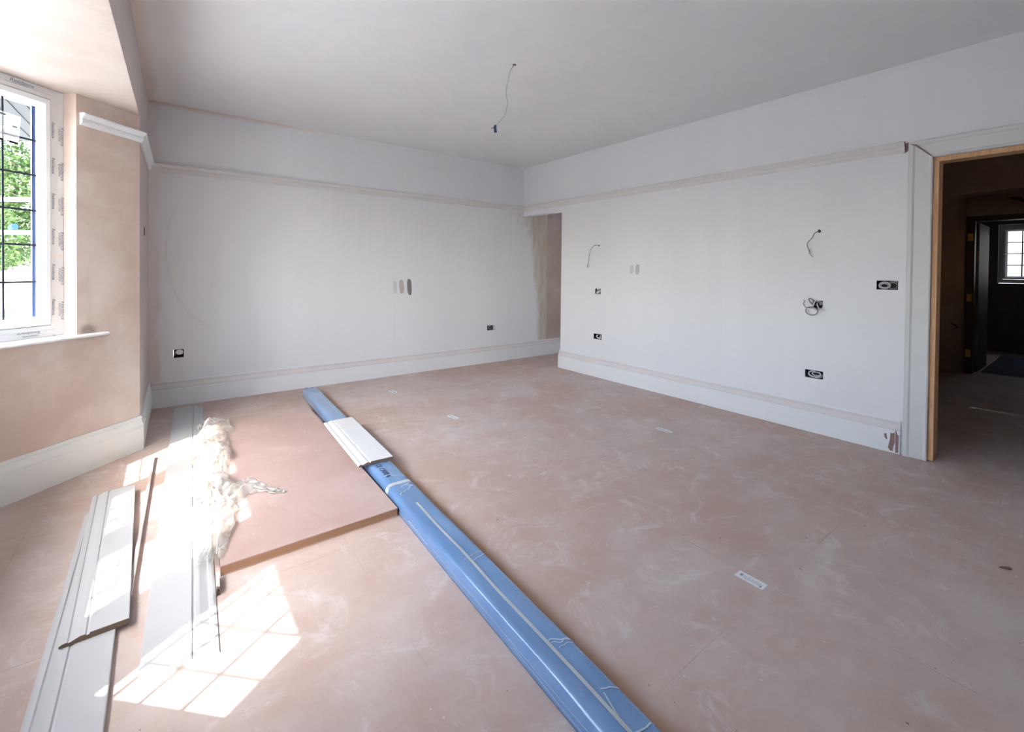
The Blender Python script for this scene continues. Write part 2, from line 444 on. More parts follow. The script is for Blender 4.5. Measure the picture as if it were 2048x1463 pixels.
# right wall
F_R = lambda u, t, z: (XR + t, u, z)
DY0, DY1, DZ = -0.24, 0.69, 1.958
hR = [(4.118, YB, 0.0, 1.955), (DY0, DY1, 0.0, DZ), (1.277, 1.398, 0.408, 0.468), (0.852, 0.969, 1.098, 1.16), (3.447, 3.567, 0.43, 0.492), (3.471, 3.553, 0.95, 1.008), (1.288, 1.352, 0.938, 1.0)]
bm = bmesh.new(); grid_wall(bm, F_R, [YS - 0.2, YB], [0.0, HC], hR, 0.105)
WR = struct('wall_right', bm, M_right)
bm = bmesh.new(); box(bm, -0.45, XR, YS - 0.15, YS, 0, HC)
struct('wall_front', bm, M_right)
# left wall: return, beam over the bay, pier by the camera
bm = bmesh.new()
prof_full = [(0, 0), (0, HC), (-0.2, HC), (-0.2, 0)]
path = [(xl(YS), YS), A_S, A_N, (xl(YB), YB)]
sweep(bm, [path[0], path[1]], prof_full)
sweep(bm, [path[2], path[3]], prof_full)
sweep(bm, [path[1], path[2]], [(0, BAYH), (0, HC), (-0.2, HC), (-0.2, BAYH)])
struct('wall_left', bm, M_pinkL)
# bay walls
TB = 0.16
low = [(0, 0), (0, 0.79), (-TB, 0.79), (-TB, 0)]
def along(p, q, s):
    d = (Vector(q) - Vector(p)).normalized(); return (p[0] + d.x * s, p[1] + d.y * s)
bm = bmesh.new(); sweep(bm, P_left, low, 3, 4)
sweep(bm, [along(A_N, F_N, 0.383), A_N], [(0, 0.79), (0, BAYH), (-TB, BAYH), (-TB, 0.79)])
struct('wall_bay_far', bm, M_pink)
bm = bmesh.new(); sweep(bm, P_left, low, 2, 3); struct('wall_bay_front', bm, M_pink)
bm = bmesh.new(); sweep(bm, P_left, low, 1, 2)
sweep(bm, [A_S, along(A_S, F_S, 0.33)], [(0, 0.79), (0, BAYH), (-TB, BAYH), (-TB, 0.79)])
struct('wall_bay_near', bm, M_pink)
bm = bmesh.new(); prism(bm, [(xl(0.55) - 0.002, 0.52), (xl(3.99) - 0.002, 3.99), (-0.33, 3.99), (-0.96, 3.36), (-0.96, 1.2), (-0.3, 0.52)], BAYH - 0.0005, BAYH + 0.014)
struct('ceiling_bay', bm, M_pinkceil)
# roof overhang that runs past the bay
M_soffit = simple('soffit_boards', (0.022, 0.027, 0.025), 0.6, 0.12, 3, stretch=(14, 0.6, 1))
EAVE = 0.34 - 0.70 * 2.206
bm = bmesh.new(); box(bm, EAVE, -0.30, -0.9, 5.25, 2.206, 2.30); box(bm, -0.30, 6.4, 5.09, 5.25, 2.206, 2.30)
struct('trim_1', bm, M_soffit)
bm = bmesh.new()
tube(bm, [(EAVE + 0.06, -0.8, 2.196), (EAVE + 0.06, 5.2, 2.196)], 0.006, 8)
for i in range(9): box(bm, EAVE + 0.12 + i * 0.075, EAVE + 0.126 + i * 0.075, -0.85, 5.2, 2.200, 2.207)
struct('trim_2', bm, simple('soffit_joints', (0.012, 0.015, 0.017), 0.6))

# ------------------------------------------------------------------ skirting, rail, architrave
SK = [(0, 0), (0.020, 0), (0.020, 0.146), (0.0165, 0.150), (0.0165, 0.154), (0.019, 0.158), (0.0185, 0.168), (0.014, 0.180), (0.0105, 0.190),
      (0.0095, 0.200), (0.0120, 0.206), (0.0120, 0.213), (0.006, 0.221), (0, 0.221)]
bm = bmesh.new(); sweep(bm, P_left, SK, 3, 4); struct('baseboard_bay_far', bm, M_skirtbay)
bm = bmesh.new(); sweep(bm, P_left, SK, 4, 5); struct('baseboard_left', bm, M_skirtbay)
bm = bmesh.new(); sweep(bm, P_left, SK, 2, 3); struct('baseboard_bay_front', bm, M_skirtbay)
bm = bmesh.new(); sweep(bm, P_left, SK, 0, 2); struct('baseboard_bay_near', bm, M_skirtbay)
bm = bmesh.new(); sweep(bm, [(xl(YB) + 0.02, YB), (4.078, YB)], SK); sweep(bm, [(4.081, YB), (4.64, YB)], [(d * 0.9, z) for d, z in SK])
struct('baseboard_back', bm, M_base)
bm = bmesh.new(); sweep(bm, [(XR + 0.105, 4.118), (XR, 4.118), (XR, 0.822)], SK); BR = struct('baseboard_right', bm, M_base)
bm = bmesh.new()
RL = [(0, 2.017), (0.010, 2.017), (0.013, 2.024), (0.020, 2.032), (0.0215, 2.044), (0.018, 2.052), (0.022, 2.058), (0.034, 2.070), (0.038, 2.079), (0.034, 2.086), (0, 2.086)]
sweep(bm, [(xl(YB) + 0.0, YB), (XR, YB), (XR, 0.83)], RL); struct('trim_3', bm, M_rail)
bm = bmesh.new(); sweep(bm, [along(A_N, F_N, 0.366), A_N, (xl(YB), YB), (XR, YB)], RL, 0, 2); struct('trim_4', bm, M_raildbay)
# architrave : profile across the width, mitred at the head
def arch_bm():
    bm = bmesh.new(); W = 0.118
    P = [(0, 0), (0, 0.016), (0.006, 0.020), (0.012, 0.018), (0.020, 0.014), (0.085, 0.019), (0.095, 0.028), (0.112, 0.030), (W, 0.024), (W, 0)]
    def ring(k):
        out = []
        for w, d in P:
            if k == 0: out.append((XR - d, DY1 + w, 0))
            elif k == 1: out.append((XR - d, DY1 + w, DZ + w))
            elif k == 2: out.append((XR - d, DY0 - w, DZ + w))
            else: out.append((XR - d, DY0 - w, 0))
        return [bm.verts.new(p) for p in out]
    R = [ring(k) for k in range(4)]; n = len(P)
    for a, b in zip(R, R[1:]):
        for j in range(n): bm.faces.new((a[j], a[(j + 1) % n], b[(j + 1) % n], b[j]))
    bm.faces.new(R[0]); bm.faces.new(R[-1][::-1]); return bm
struct('trim_5', arch_bm(), M_casing)
# door lining of raw pine
bm = bmesh.new()
XA, XB_ = XR + 0.006, XR + 0.118
box(bm, XA, XB_, DY1 - 0.028, DY1 - 0.001, 0.004, DZ - 0.001); box(bm, XA, XB_, DY0 + 0.001, DY0 + 0.028, 0.004, DZ - 0.001)
box(bm, XA, XB_, DY0 + 0.028, DY1 - 0.028, DZ - 0.030, DZ - 0.001)
struct('door_1', bm, M_pine)
# bare patches where the skirting meets the architrave
def patch(name, F, pts, mat, parent, label, t=0.0008):
    bm = bmesh.new(); a = [bm.verts.new(F(u, -t, z)) for u, z in pts]; b = [bm.verts.new(F(u, 0.0, z)) for u, z in pts]
    bm.faces.new(a); bm.faces.new(b[::-1])
    for i in range(len(a)): bm.faces.new((a[i], a[(i + 1) % len(a)], b[(i + 1) % len(a)], b[i]))
    o = obj(name, bm, mat, parent); o['label'] = label; return o
M_bare = simple('bare_old_skirting', (0.28, 0.175, 0.165), 0.7, 0.15, 30)
F_sk = lambda u, t, z: (XR - 0.0202 + t, u, z)
patch('bare_patch', F_sk, [(0.905, 0.118), (0.893, 0.122), (0.890, 0.105), (0.887, 0.085), (0.893, 0.082), (0.903, 0.098)], M_bare, BR, 'small bare brown patch on the skirting')
patch('bare_patch', F_sk, [(0.871, 0.133), (0.859, 0.130), (0.852, 0.142), (0.848, 0.128), (0.847, 0.075), (0.853, 0.050), (0.858, 0.012), (0.872, 0.012), (0.883, 0.030), (0.874, 0.085)], M_bare, BR, 'large bare brown patch on the skirting end')
patch('bare_patch', F_sk, [(0.846, 0.155), (0.843, 0.160), (0.840, 0.150), (0.834, 0.128), (0.828, 0.128), (0.828, 0.010), (0.844, 0.006), (0.8455, 0.080)], M_bare, BR, 'tall bare brown patch beside the architrave')

F_ar = lambda u, t, z: (XR - 0.0002 + t, u, z)
patch('bare_patch', lambda u, t, z: (XR - 0.031 + t, u, z), [(0.806, 2.062), (0.770, 2.052), (0.690, 1.963), (0.694, 1.960), (0.775, 2.044)], M_bare, bpy.data.objects['trim_5'], 'bare wood showing in the mitre joint', 0.0008)
patch('bare_patch', F_ar, [(0.8295, 2.072), (0.8085, 2.082), (0.8085, 2.030), (0.8295, 2.012)], M_bare, WR, 'brown gap between picture rail and architrave', 0.002)
# paint trial strokes
def stroke(F, u, z, w, h, sgn, seed):
    rnd = random.Random(seed); pts = []
    N = 18
    for i in range(N):
        a = 2 * math.pi * i / N; ru = abs(math.cos(a)) ** 0.6 * math.copysign(1, math.cos(a)); rz = abs(math.sin(a)) ** 0.85 * math.copysign(1, math.sin(a))
        pts.append((u + ru * w / 2 * rnd.uniform(0.86, 1.08) + 0.006 * math.sin(z * 3 + rz), z + rz * h / 2 * rnd.uniform(0.93, 1.05)))
    return pts
FB0 = lambda u, t, z: (u, YB + t, z); FR0 = lambda u, t, z: (XR + t, u, z)
patch('paint_sample', FB0, stroke(FB0, 2.066, 1.005, 0.047, 0.15, 1, 1), simple('paint_pale_grey', (0.66, 0.67, 0.66), 0.6), WB, 'palest grey trial stroke of paint')
patch('paint_sample', FB0, stroke(FB0, 2.146, 1.008, 0.058, 0.165, 1, 2), simple('paint_warm_grey', (0.50, 0.47, 0.465), 0.6), WB, 'mid warm grey trial stroke of paint')
patch('paint_sample', FB0, stroke(FB0, 2.242, 1.005, 0.058, 0.19, 1, 3), simple('paint_dark_grey', (0.215, 0.20, 0.195), 0.6), WB, 'dark grey trial stroke of paint')
patch('paint_sample', FR0, stroke(FR0, 3.045, 1.23, 0.050, 0.10, 1, 4), simple('paint_pale_lilac', (0.63, 0.62, 0.635), 0.6), WR, 'pale grey trial stroke of paint')
patch('paint_sample', FR0, stroke(FR0, 2.972, 1.23, 0.055, 0.11, 1, 5), simple('paint_mid_lilac', (0.54, 0.53, 0.545), 0.6), WR, 'darker grey trial stroke of paint')

# ------------------------------------------------------------------ windows
def ringloft(bm, F, loops):
    R = []
    for (u0, u1, z0, z1, t) in loops:
        R.append([bm.verts.new(F(u, t, z)) for u, z in ((u0, z0), (u1, z0), (u1, z1), (u0, z1))])
    for a, b in zip(R, R[1:] + R[:1]):
        for j in range(4): bm.faces.new((a[j], a[(j + 1) % 4], b[(j + 1) % 4], b[j]))
SILLZ, ZG0, ZG1 = 0.81, 0.92, 2.076
def window(idx, O, q, u0, u1, g0, g1, z0=SILLZ, z1=BAYH - 0.002, zg0=ZG0, zg1=ZG1, cols=3, rows=6, t0=0.085, shadow_bar=None, post=None, sgn=1, frame_mat=None):
    d = (Vector(q) - Vector(O)).normalized(); nrm = Vector((-d.y, d.x)) * sgn      # outward
    F = lambda u, t, z: (O[0] + d.x * u + nrm.x * t, O[1] + d.y * u + nrm.y * t, z)
    root = bpy.data.objects.new('window_%d' % idx, None); C.objects.link(root); root.location = F((u0 + u1) / 2, t0, z0); root['kind'] = 'structure'
    so = 0.047
    s0, s1, sz0, sz1 = g0 - so, g1 + so, zg0 - 0.046, zg1 + 0.051
    bm = bmesh.new()
    ringloft(bm, F, [(u0, u1, z0, z1, t0 + 0.06), (u0, u1, z0, z1, t0), (s0 - 0.030, s1 + 0.030, sz0 - 0.030, sz1 + 0.030, t0), (s0 - 0.026, s1 + 0.026, sz0 - 0.026, sz1 + 0.026, t0 - 0.006),
                     (s0 - 0.004, s1 + 0.004, sz0 - 0.004, sz1 + 0.004, t0 - 0.006), (s0, s1, sz0, sz1, t0 + 0.004), (s0, s1, sz0, sz1, t0 + 0.06)])
    fr = obj('window_frame', bm, frame_mat or M_tape, root)
    bm = bmesh.new()
    ringloft(bm, F, [(s0 + 0.001, s1 - 0.001, sz0 + 0.001, sz1 - 0.001, t0 + 0.055), (s0 + 0.001, s1 - 0.001, sz0 + 0.001, sz1 - 0.001, t0 - 0.012), (s0 + 0.006, s1 - 0.006, sz0 + 0.006, sz1 - 0.006, t0 - 0.016),
                     (g0 - 0.022, g1 + 0.022, zg0 - 0.022, zg1 + 0.022, t0 - 0.016), (g0 - 0.018, g1 + 0.018, zg0 - 0.018, zg1 + 0.018, t0 - 0.011),
                     (g0 - 0.006, g1 + 0.006, zg0 - 0.006, zg1 + 0.006, t0 + 0.002), (g0, g1, zg0, zg1, t0 + 0.010), (g0, g1, zg0, zg1, t0 + 0.055)])
    obj('window_sash', bm, M_upvc, root)
    bm = bmesh.new(); fbox(bm, F, g0 - 0.004, g1 + 0.004, t0 + 0.022, t0 + 0.026, zg0 - 0.004, zg1 + 0.004)
    gp = obj('glass_pane', bm, M_glass, root)
    bm = bmesh.new(); a, b = t0 + 0.019, t0 + 0.0215
    for i in range(1, cols):
        u = g0 + (g1 - g0) * i / cols; fbox(bm, F, u - 0.0065, u + 0.0065, a, b, zg0, zg1)
    for j in range(1, rows):
        z = zg0 + (zg1 - zg0) * j / rows; fbox(bm, F, g0, g1, a + 0.0002, b + 0.0002, z - 0.0065, z + 0.0065)
    if shadow_bar is not None: fbox(bm, F, shadow_bar[0], shadow_bar[1], a, b, zg0, zg1)  # added bar, casts a thin shadow line along the sun patch
    obj('leading', bm, M_lead, gp)
    if post:
        bm = bmesh.new(); fbox(bm, F, post[0], post[1], t0 - 0.004, t0 + 0.07, z0, z1); obj('corner_post', bm, M_upvc, root)
    return root, F, fr, gp

# far splay window (the one in view)
W1, F1, fr1, gp1 = window(1, A_N, F_N, 0.384, 0.997, 0.504, 0.904, cols=3, sgn=-1)
# recompute its leading at the spacing seen
for ch in list(gp1.children): bpy.data.objects.remove(ch)
bm = bmesh.new()
for u in (0.651, 0.798): fbox(bm, F1, u - 0.0045, u + 0.0045, 0.104, 0.1065, ZG0, ZG1)
for z in (1.886, 1.697, 1.504, 1.316, 1.115): fbox(bm, F1, 0.504, 0.904, 0.1042, 0.1067, z - 0.005, z + 0.005)
obj('leading', bm, M_lead, gp1)
bm = bmesh.new(); fbox(bm, F1, 0.505, 0.522, 0.1069, 0.1074, ZG0 + 0.002, ZG1 - 0.002)
o = obj('edge_film', bm, M_bluefilm, gp1); o['label'] = 'blue protective film left along the glass edge'
# printed tape lettering
bm = bmesh.new()
def T_at(u, z, du, dz, F=F1, t=0.0845):
    du = Vector(du); dz = Vector(dz)
    return lambda x, y, h: F(u + du.x * x + dz.x * y, t - h, z + du.y * x + dz.y * y)
for k in range(7):
    z = 1.995 - k * 0.1985
    if z < 0.9: continue
    text_bm(bm, 'Residence', 0.026, T_at(0.3975, z, (0, -1), (-1, 0)), shear=0.2, bold=0.0002)
    text_bm(bm, 'COLLECTION', 0.012, T_at(0.409, z - 0.01, (0, -1), (-1, 0)), bold=0.0002)
for k in range(7):
    z = 2.01 - k * 0.1985
    text_bm(bm, 'Residence', 0.022, T_at(0.447, z, (0, -1), (-1, 0), t=0.0782), shear=0.2, bold=0.0001)
for u, z in ((0.634, 2.163), (0.86, 2.163)):
    text_bm(bm, 'Residence', 0.026, T_at(u, z, (-1, 0), (0, 1)), shear=0.2, bold=0.0002)
    text_bm(bm, 'COLLECTION', 0.012, T_at(u - 0.01, z - 0.010, (-1, 0), (0, 1)), bold=0.0002)
for u, z in ((0.50, 0.848), (0.76, 0.848)):
    text_bm(bm, 'Residence', 0.026, T_at(u, z, (1, 0), (0, -1)), shear=0.2, bold=0.0002)
    text_bm(bm, 'COLLECTION', 0.012, T_at(u + 0.01, z - 0.022, (1, 0), (0, -1)), bold=0.0002)
o = obj('tape_lettering', bm, M_ink, fr1)
# front lights (u runs from F_S northwards: outward is +t)
def fu(y): return y - F_S[1]
window(2, F_S, F_N, fu(2.605), fu(3.180), fu(2.69), fu(3.11))
window(3, F_S, F_N, fu(2.005), fu(2.605), fu(2.09), fu(2.52))
window(4, F_S, F_N, fu(1.30), fu(2.005), fu(1.512), fu(1.907), post=(fu(1.18), fu(1.42)))
window(5, A_S, F_S, 0.331, 0.885, 0.401, 0.794, shadow_bar=(0.748, 0.762))
bm = bmesh.new(); fbox(bm, lambda u, t, z: (-0.80 - t, u, z), 3.181, 3.26, 0.086, 0.14, SILLZ, BAYH - 0.002)
fbox(bm, lambda u, t, z: (-0.80 - t, u, z), 1.18, 1.299, 0.086, 0.14, SILLZ, BAYH - 0.002)
struct('trim_6', bm, M_upvc)

# sill board
bm = bmesh.new()
def nose(d0, d1, zt=0.809, th=0.018):
    return [(d0, zt - th), (d1 - 0.006, zt - th), (d1 - 0.001, zt - th * 0.75), (d1, zt - th * 0.45), (d1 - 0.002, zt - 0.003), (d1 - 0.007, zt), (d0, zt)]
P_sill = [along(A_S, F_S, 0.332), F_S, F_N, along(A_N, F_N, 0.382)]
sweep(bm, P_sill, nose(-0.15, 0.045))
sweep(bm, [along(A_N, F_N, 0.382), along(A_N, F_N, 0.235)], nose(0.0005, 0.045))
struct('trim_7', bm, M_upvc)

# sticker on the glass
n = NB('sticker_paper'); tl_ = n.t.nodes.new('ShaderNodeBsdfTranslucent'); df_ = n.t.nodes.new('ShaderNodeBsdfDiffuse'); ms_ = n.t.nodes.new('ShaderNodeMixShader')
tl_.inputs[0].default_value = (0.85, 0.87, 0.9, 1); df_.inputs[0].default_value = (0.85, 0.86, 0.88, 1); ms_.inputs[0].default_value = 0.5
n.link(df_.outputs[0], ms_.inputs[1]); n.link(tl_.outputs[0], ms_.inputs[2]); n.link(ms_.outputs[0], n.out.inputs[0]); M_stick = n.m
st = thing('window_sticker', 'white paper sticker taped to the upper corner of the bay window glass', 'sticker', F1(0.62, 0.10, 1.93))
rot = math.radians(-4)
def FS(x, y, h): # local: x to the right (towards camera's right => decreasing u)
    c, s = math.cos(rot), math.sin(rot)
    return F1(0.673 - (x * c - y * s), 0.1035 - h, 2.000 + (x * s + y * c))
bm = bmesh.new(); fbox(bm, lambda u, t, z: FS(u, z, t), 0, 0.100, 0, 0.0006, -0.140, 0); obj('paper', bm, M_stick, st)
bm = bmesh.new(); r_ = random.Random(3)
def bars(bm, FF, x0, x1, y, h=0.0016, seed=0):
    x = x0
    while x < x1:
        w = r_.uniform(0.004, 0.011); fbox(bm, lambda u, t, z: FF(u, z, t), x, min(x + w, x1), 0.0006, 0.0009, y, y + h); x += w + 0.0018
fbox(bm, lambda u, t, z: FS(u, z, t), 0.008, 0.036, 0.0006, 0.0009, -0.018, -0.008); obj('logo_mark', bm, M_ink, st); bm = bmesh.new()
fbox(bm, lambda u, t, z: FS(u, z, t), 0.066, 0.088, 0.0006, 0.0009, -0.066, -0.057); obj('barcode', bm, M_ink, st); bm = bmesh.new()
for y, a, b in ((-0.026, .01, .045), (-0.032, .01, .05), (-0.040, .01, .06), (-0.049, .01, .07), (-0.058, .01, .05), (-0.068, .01, .055)):
    bars(bm, FS, a, b, y)
obj('print', bm, M_ink, st); bm = bmesh.new()
for y, a, b in ((-0.095, .012, .09), (-0.1, .012, .09), (-0.105, .012, .09), (-0.115, .02, .09)):
    bars(bm, FS, a, b, y)
obj('print', bm, M_ink, st)
for a, b in ((0.004, 0.034), (0.058, 0.096)):
    bm = bmesh.new(); fbox(bm, lambda u, t, z: FS(u, z, t), a, b, 0.0, 0.002, -0.151, -0.1402); obj('black_pad', bm, M_black, st)

# passage window in the back wall
M_framedull = simple('passage_frame', (0.8, 0.82, 0.82), 0.4)
W6, F6, fr6, gp6 = window(6, (4.66, YB), (5.75, YB), 0.003, 1.087, 0.07, 1.02, z0=0.863, z1=1.982, zg0=0.93, zg1=1.92, cols=5, rows=5, t0=0.03)

# ------------------------------------------------------------------ back boxes, cables
M_galv = simple('galvanised_steel', (0.30, 0.29, 0.30), 0.45, 0.15, 30, metal=0.6)
M_dark = simple('hole_dark', (0.035, 0.028, 0.032), 0.8, 0.2, 30)
M_grey = simple('grey_cable', (0.56, 0.56, 0.58), 0.4, 0.05, 20)
M_whitec = simple('white_cable', (0.80, 0.81, 0.82), 0.4, 0.04, 20)
M_darkc = simple('dark_cable', (0.22, 0.21, 0.22), 0.45, 0.08, 20)
M_copper = simple('copper_core', (0.50, 0.28, 0.15), 0.4, metal=0.8)
def backbox(F, u0, u1, z0, z1, label, group=None, deep=0.042, mat=M_dark):
    e = 0.0015
    u0 += e; u1 -= e; z0 += e; z1 -= e
    root = thing('socket_box', label, 'socket box', F((u0 + u1) / 2, deep, z0), group)
    bm = bmesh.new(); w = 0.002
    fbox(bm, F, u0, u1, deep - w, deep, z0, z1); fbox(bm, F, u0, u0 + w, 0.001, deep - w, z0, z1); fbox(bm, F, u1 - w, u1, 0.001, deep - w, z0, z1)
    fbox(bm, F, u0 + w, u1 - w, 0.001, deep - w, z0, z0 + w); fbox(bm, F, u0 + w, u1 - w, 0.001, deep - w, z1 - w, z1)
    obj('metal_box', bm, mat, root)
    return root
def loop(F, root, cu, cz, ru, rz, t0, t1, mat, r=0.0035, a0=0.0, a1=2 * math.pi, n=22, name='cable'):
    pts = []
    for i in range(n + 1):
        a = a0 + (a1 - a0) * i / n; pts.append(F(cu + ru * math.cos(a), t0 + (t1 - t0) * i / n, cz + rz * math.sin(a)))
    bm = bmesh.new(); tube(bm, pts, r, 7); return obj(name, bm, mat, root, True)
# double box low on the right wall
B = backbox(F_R, 1.277, 1.398, 0.408, 0.468, 'open double socket box low on right wall, near the doorway, coiled grey cable')
loop(F_R, B, 1.335, 0.440, 0.040, 0.022, 0.012, 0.006, M_grey, 0.0045, 2.2, 8.0); loop(F_R, B, 1.332, 0.436, 0.046, 0.024, 0.020, 0.012, M_grey, 0.004, 2.9, 6.6); loop(F_R, B, 1.328, 0.440, 0.028, 0.013, 0.024, 0.02, M_grey, 0.005)
B = backbox(F_R, 0.852, 0.969, 1.098, 1.16, 'open double switch box beside the doorway, filled with looped cables')
loop(F_R, B, 0.925, 1.128, 0.030, 0.022, 0.010, 0.004, M_grey, 0.005); loop(F_R, B, 0.928, 1.126, 0.022, 0.014, 0.018, 0.016, M_grey, 0.004)
loop(F_R, B, 0.880, 1.126, 0.024, 0.022, 0.014, 0.012, M_darkc, 0.005, 1.0, 6.2); loop(F_R, B, 0.877, 1.130, 0.030, 0.026, 0.02, 0.018, M_grey, 0.004, 0.5, 3.4)
B = backbox(F_R, 3.447, 3.567, 0.43, 0.492, 'open socket box low on right wall, near the far opening')
loop(F_R, B, 3.500, 0.462, 0.026, 0.016, 0.014, 0.006, M_whitec, 0.005, 2.4, 7.4); loop(F_R, B, 3.49, 0.452, 0.034, 0.014, 0.020, 0.016, M_whitec, 0.005, 3.4, 6.2)
B = backbox(F_R, 3.471, 3.553, 0.95, 1.008, 'small square open box at waist height below the short hanging cable')
loop(F_R, B, 3.512, 0.98, 0.024, 0.018, 0.010, 0.006, M_whitec, 0.006, 0.6, 5.2); loop(F_R, B, 3.520, 0.968, 0.020, 0.012, 0.018, 0.012, M_whitec, 0.006)
# cluster box
B = backbox(F_R, 1.288, 1.352, 0.938, 1.0, 'open square box on right wall bursting with tangled cables')
loop(F_R, B, 1.350, 0.921, 0.040, 0.031, -0.035, -0.030, M_darkc, 0.0035, 0.9, 6.9)
bm = bmesh.new(); tube(bm, smooth_pts([F_R(1.397, -0.03, 1.002), F_R(1.403, -0.035, 0.972), F_R(1.390, -0.035, 0.948), F_R(1.371, -0.03, 0.946), F_R(1.345, -0.015, 0.941), F_R(1.32, 0.02, 0.95)]), 0.0028, 7); obj('cable', bm, M_darkc, B, True)
bm = bmesh.new(); tube(bm, smooth_pts([F_R(1.32, 0.02, 0.96), F_R(1.350, -0.02, 0.972), F_R(1.368, -0.03, 1.000), F_R(1.367, -0.03, 1.014), F_R(1.352, -0.03, 1.011), F_R(1.338, -0.02, 0.995), F_R(1.33, 0.01, 0.98)]), 0.004, 7); obj('cable', bm, M_darkc, B, True)
bm = bmesh.new(); tube(bm, smooth_pts([F_R(1.31, 0.02, 0.99), F_R(1.33, -0.012, 0.998), F_R(1.338, -0.022, 0.975), F_R(1.345, -0.022, 0.945), F_R(1.320, -0.02, 0.935), F_R(1.30, 0.0, 0.937)]), 0.0055, 7); obj('cable', bm, M_grey, B, True)
bm = bmesh.new(); tube(bm, smooth_pts([F_R(1.325, 0.02, 0.985), F_R(1.320, -0.014, 0.975), F_R(1.308, -0.020, 0.945), F_R(1.290, -0.018, 0.938), F_R(1.283, -0.01, 0.95)]), 0.0050, 7); obj('cable', bm, M_grey, B, True)
bm = bmesh.new(); tube(bm, smooth_pts([F_R(1.295, 0.02, 0.955), F_R(1.283, -0.012, 0.950), F_R(1.279, -0.018, 0.930), F_R(1.284, -0.018, 0.924)]), 0.0032, 7); obj('cable', bm, M_whitec, B, True)
bm = bmesh.new(); fbox(bm, F_R, 1.291, 1.312, 0.006, 0.03, 0.968, 0.992); o = obj('junction_block', bm, simple('block_olive', (0.30, 0.28, 0.24), 0.6), B)
# back wall boxes
B = backbox(F_B, 0.042, 0.116, 0.415, 0.486, 'small open box low on back wall, near the bay corner, white cable wad inside')
loop(F_B, B, 0.083, 0.462, 0.020, 0.014, 0.006, 0.002, M_whitec, 0.008); loop(F_B, B, 0.088, 0.456, 0.014, 0.008, -0.002, 0.0, M_whitec, 0.008)
loop(F_B, B, 0.060, 0.452, 0.010, 0.018, 0.01, 0.008, M_darkc, 0.003, 1.2, 4.6)
B = backbox(F_B, 3.34, 3.462, 0.42, 0.483, 'open socket box low on back wall near the far opening, reddish wires')
loop(F_B, B, 3.385, 0.452, 0.018, 0.016, 0.012, 0.006, M_grey, 0.004, 0.5, 5.6); loop(F_B, B, 3.43, 0.45, 0.016, 0.018, 0.012, 0.006, simple('red_wire', (0.35, 0.16, 0.12), 0.5), 0.004, 1.4, 4.8)
bm = bmesh.new(); fbox(bm, F_B, 3.445, 3.458, 0.002, 0.02, 0.424, 0.478); obj('face_lug', bm, M_paper, B)
# small knock-out in the return wall
bm = bmesh.new(); yb = 4.30
fbox(bm, lambda u, t, z: (xl(u) + t, u, z), yb - 0.05, yb + 0.03, 0.0, 0.003, 1.435, 1.495)
o = obj('cable_box', bm, simple('brown_box', (0.20, 0.11, 0.07), 0.7), None)
tag(o, 'tiny brown box sunk in the narrow return wall beside the bay', 'cable box')

def cable(name, label, pts, r, mat, ends, hole=None, holemat=M_dark):
    root = thing(name, label, 'cable', pts[0])
    bm = bmesh.new(); tube(bm, smooth_pts(pts), r, 8); obj('sheath', bm, mat, root, True)
    for e in ends:
        bm = bmesh.new(); tube(bm, smooth_pts(e[0], 4), e[1], 6); obj('bare_core', bm, e[2], root, True)
    if hole:
        obj('hole_rim', hole, holemat, root)
    return root
def disc_bm(c, n, r, t):
    n = Vector(n).normalized(); a = n.orthogonal().normalized(); b = n.cross(a); bm = bmesh.new(); c = Vector(c); R = random.Random(4)
    v = [bm.verts.new(c + (a * math.cos(k * math.pi / 8) + b * math.sin(k * math.pi / 8)) * r * R.uniform(.8, 1.15)) for k in range(16)]
    w = [bm.verts.new(x.co + n * t) for x in v]
    bm.faces.new(v); bm.faces.new(w[::-1])
    for k in range(16): bm.faces.new((v[k], v[(k + 1) % 16], w[(k + 1) % 16], w[k]))
    return bm
X0 = XR
cable('wall_cable', 'short thin grey cable hanging from the right wall, near the far opening',
      [(X0 - 0.001, 3.50, 1.499), (X0 - 0.03, 3.545, 1.503), (X0 - 0.04, 3.60, 1.44), (X0 - 0.03, 3.632, 1.33), (X0 - 0.03, 3.640, 1.295)], 0.0030, M_darkc,
      [([(X0 - 0.03, 3.640, 1.295), (X0 - 0.03, 3.662, 1.248)], 0.0020, M_darkc), ([(X0 - 0.03, 3.640, 1.295), (X0 - 0.035, 3.634, 1.252)], 0.0020, M_darkc), ([(X0 - 0.03, 3.640, 1.295), (X0 - 0.02, 3.648, 1.25)], 0.0016, M_darkc)], disc_bm((X0, 3.498, 1.499), (-1, 0, 0), 0.009, 0.0012))
cable('wall_cable', 'grey cable curling from a hole high on the right wall, near the doorway',
      [(X0 - 0.001, 1.322, 1.525), (X0 - 0.03, 1.340, 1.508), (X0 - 0.04, 1.352, 1.475), (X0 - 0.04, 1.385, 1.428), (X0 - 0.03, 1.372, 1.372)], 0.0030, M_darkc,
      [([(X0 - 0.03, 1.375, 1.385), (X0 - 0.03, 1.369, 1.352)], 0.0055, simple('tan_sleeve', (0.42, 0.36, 0.26), 0.5)), ([(X0 - 0.03, 1.369, 1.352), (X0 - 0.03, 1.350, 1.328)], 0.0022, M_darkc)], disc_bm((X0, 1.319, 1.524), (-1, 0, 0), 0.0125, 0.0012))
cc = cable('ceiling_cable', 'thin grey pendant cable hanging from the ceiling with a blue connector', 
      [(1.893, 2.468, HC - 0.001), (1.858, 2.468, 2.554), (1.830, 2.468, 2.442), (1.825, 2.468, 2.391), (1.836, 2.468, 2.332), (1.817, 2.468, 2.257), (1.779, 2.468, 2.205), (1.742, 2.468, 2.164)], 0.0038, M_grey,
      [([(1.742, 2.468, 2.164), (1.707, 2.468, 2.137)], 0.0026, M_darkc)], disc_bm((1.893, 2.468, HC), (0, 0, -1), 0.014, 0.0015))
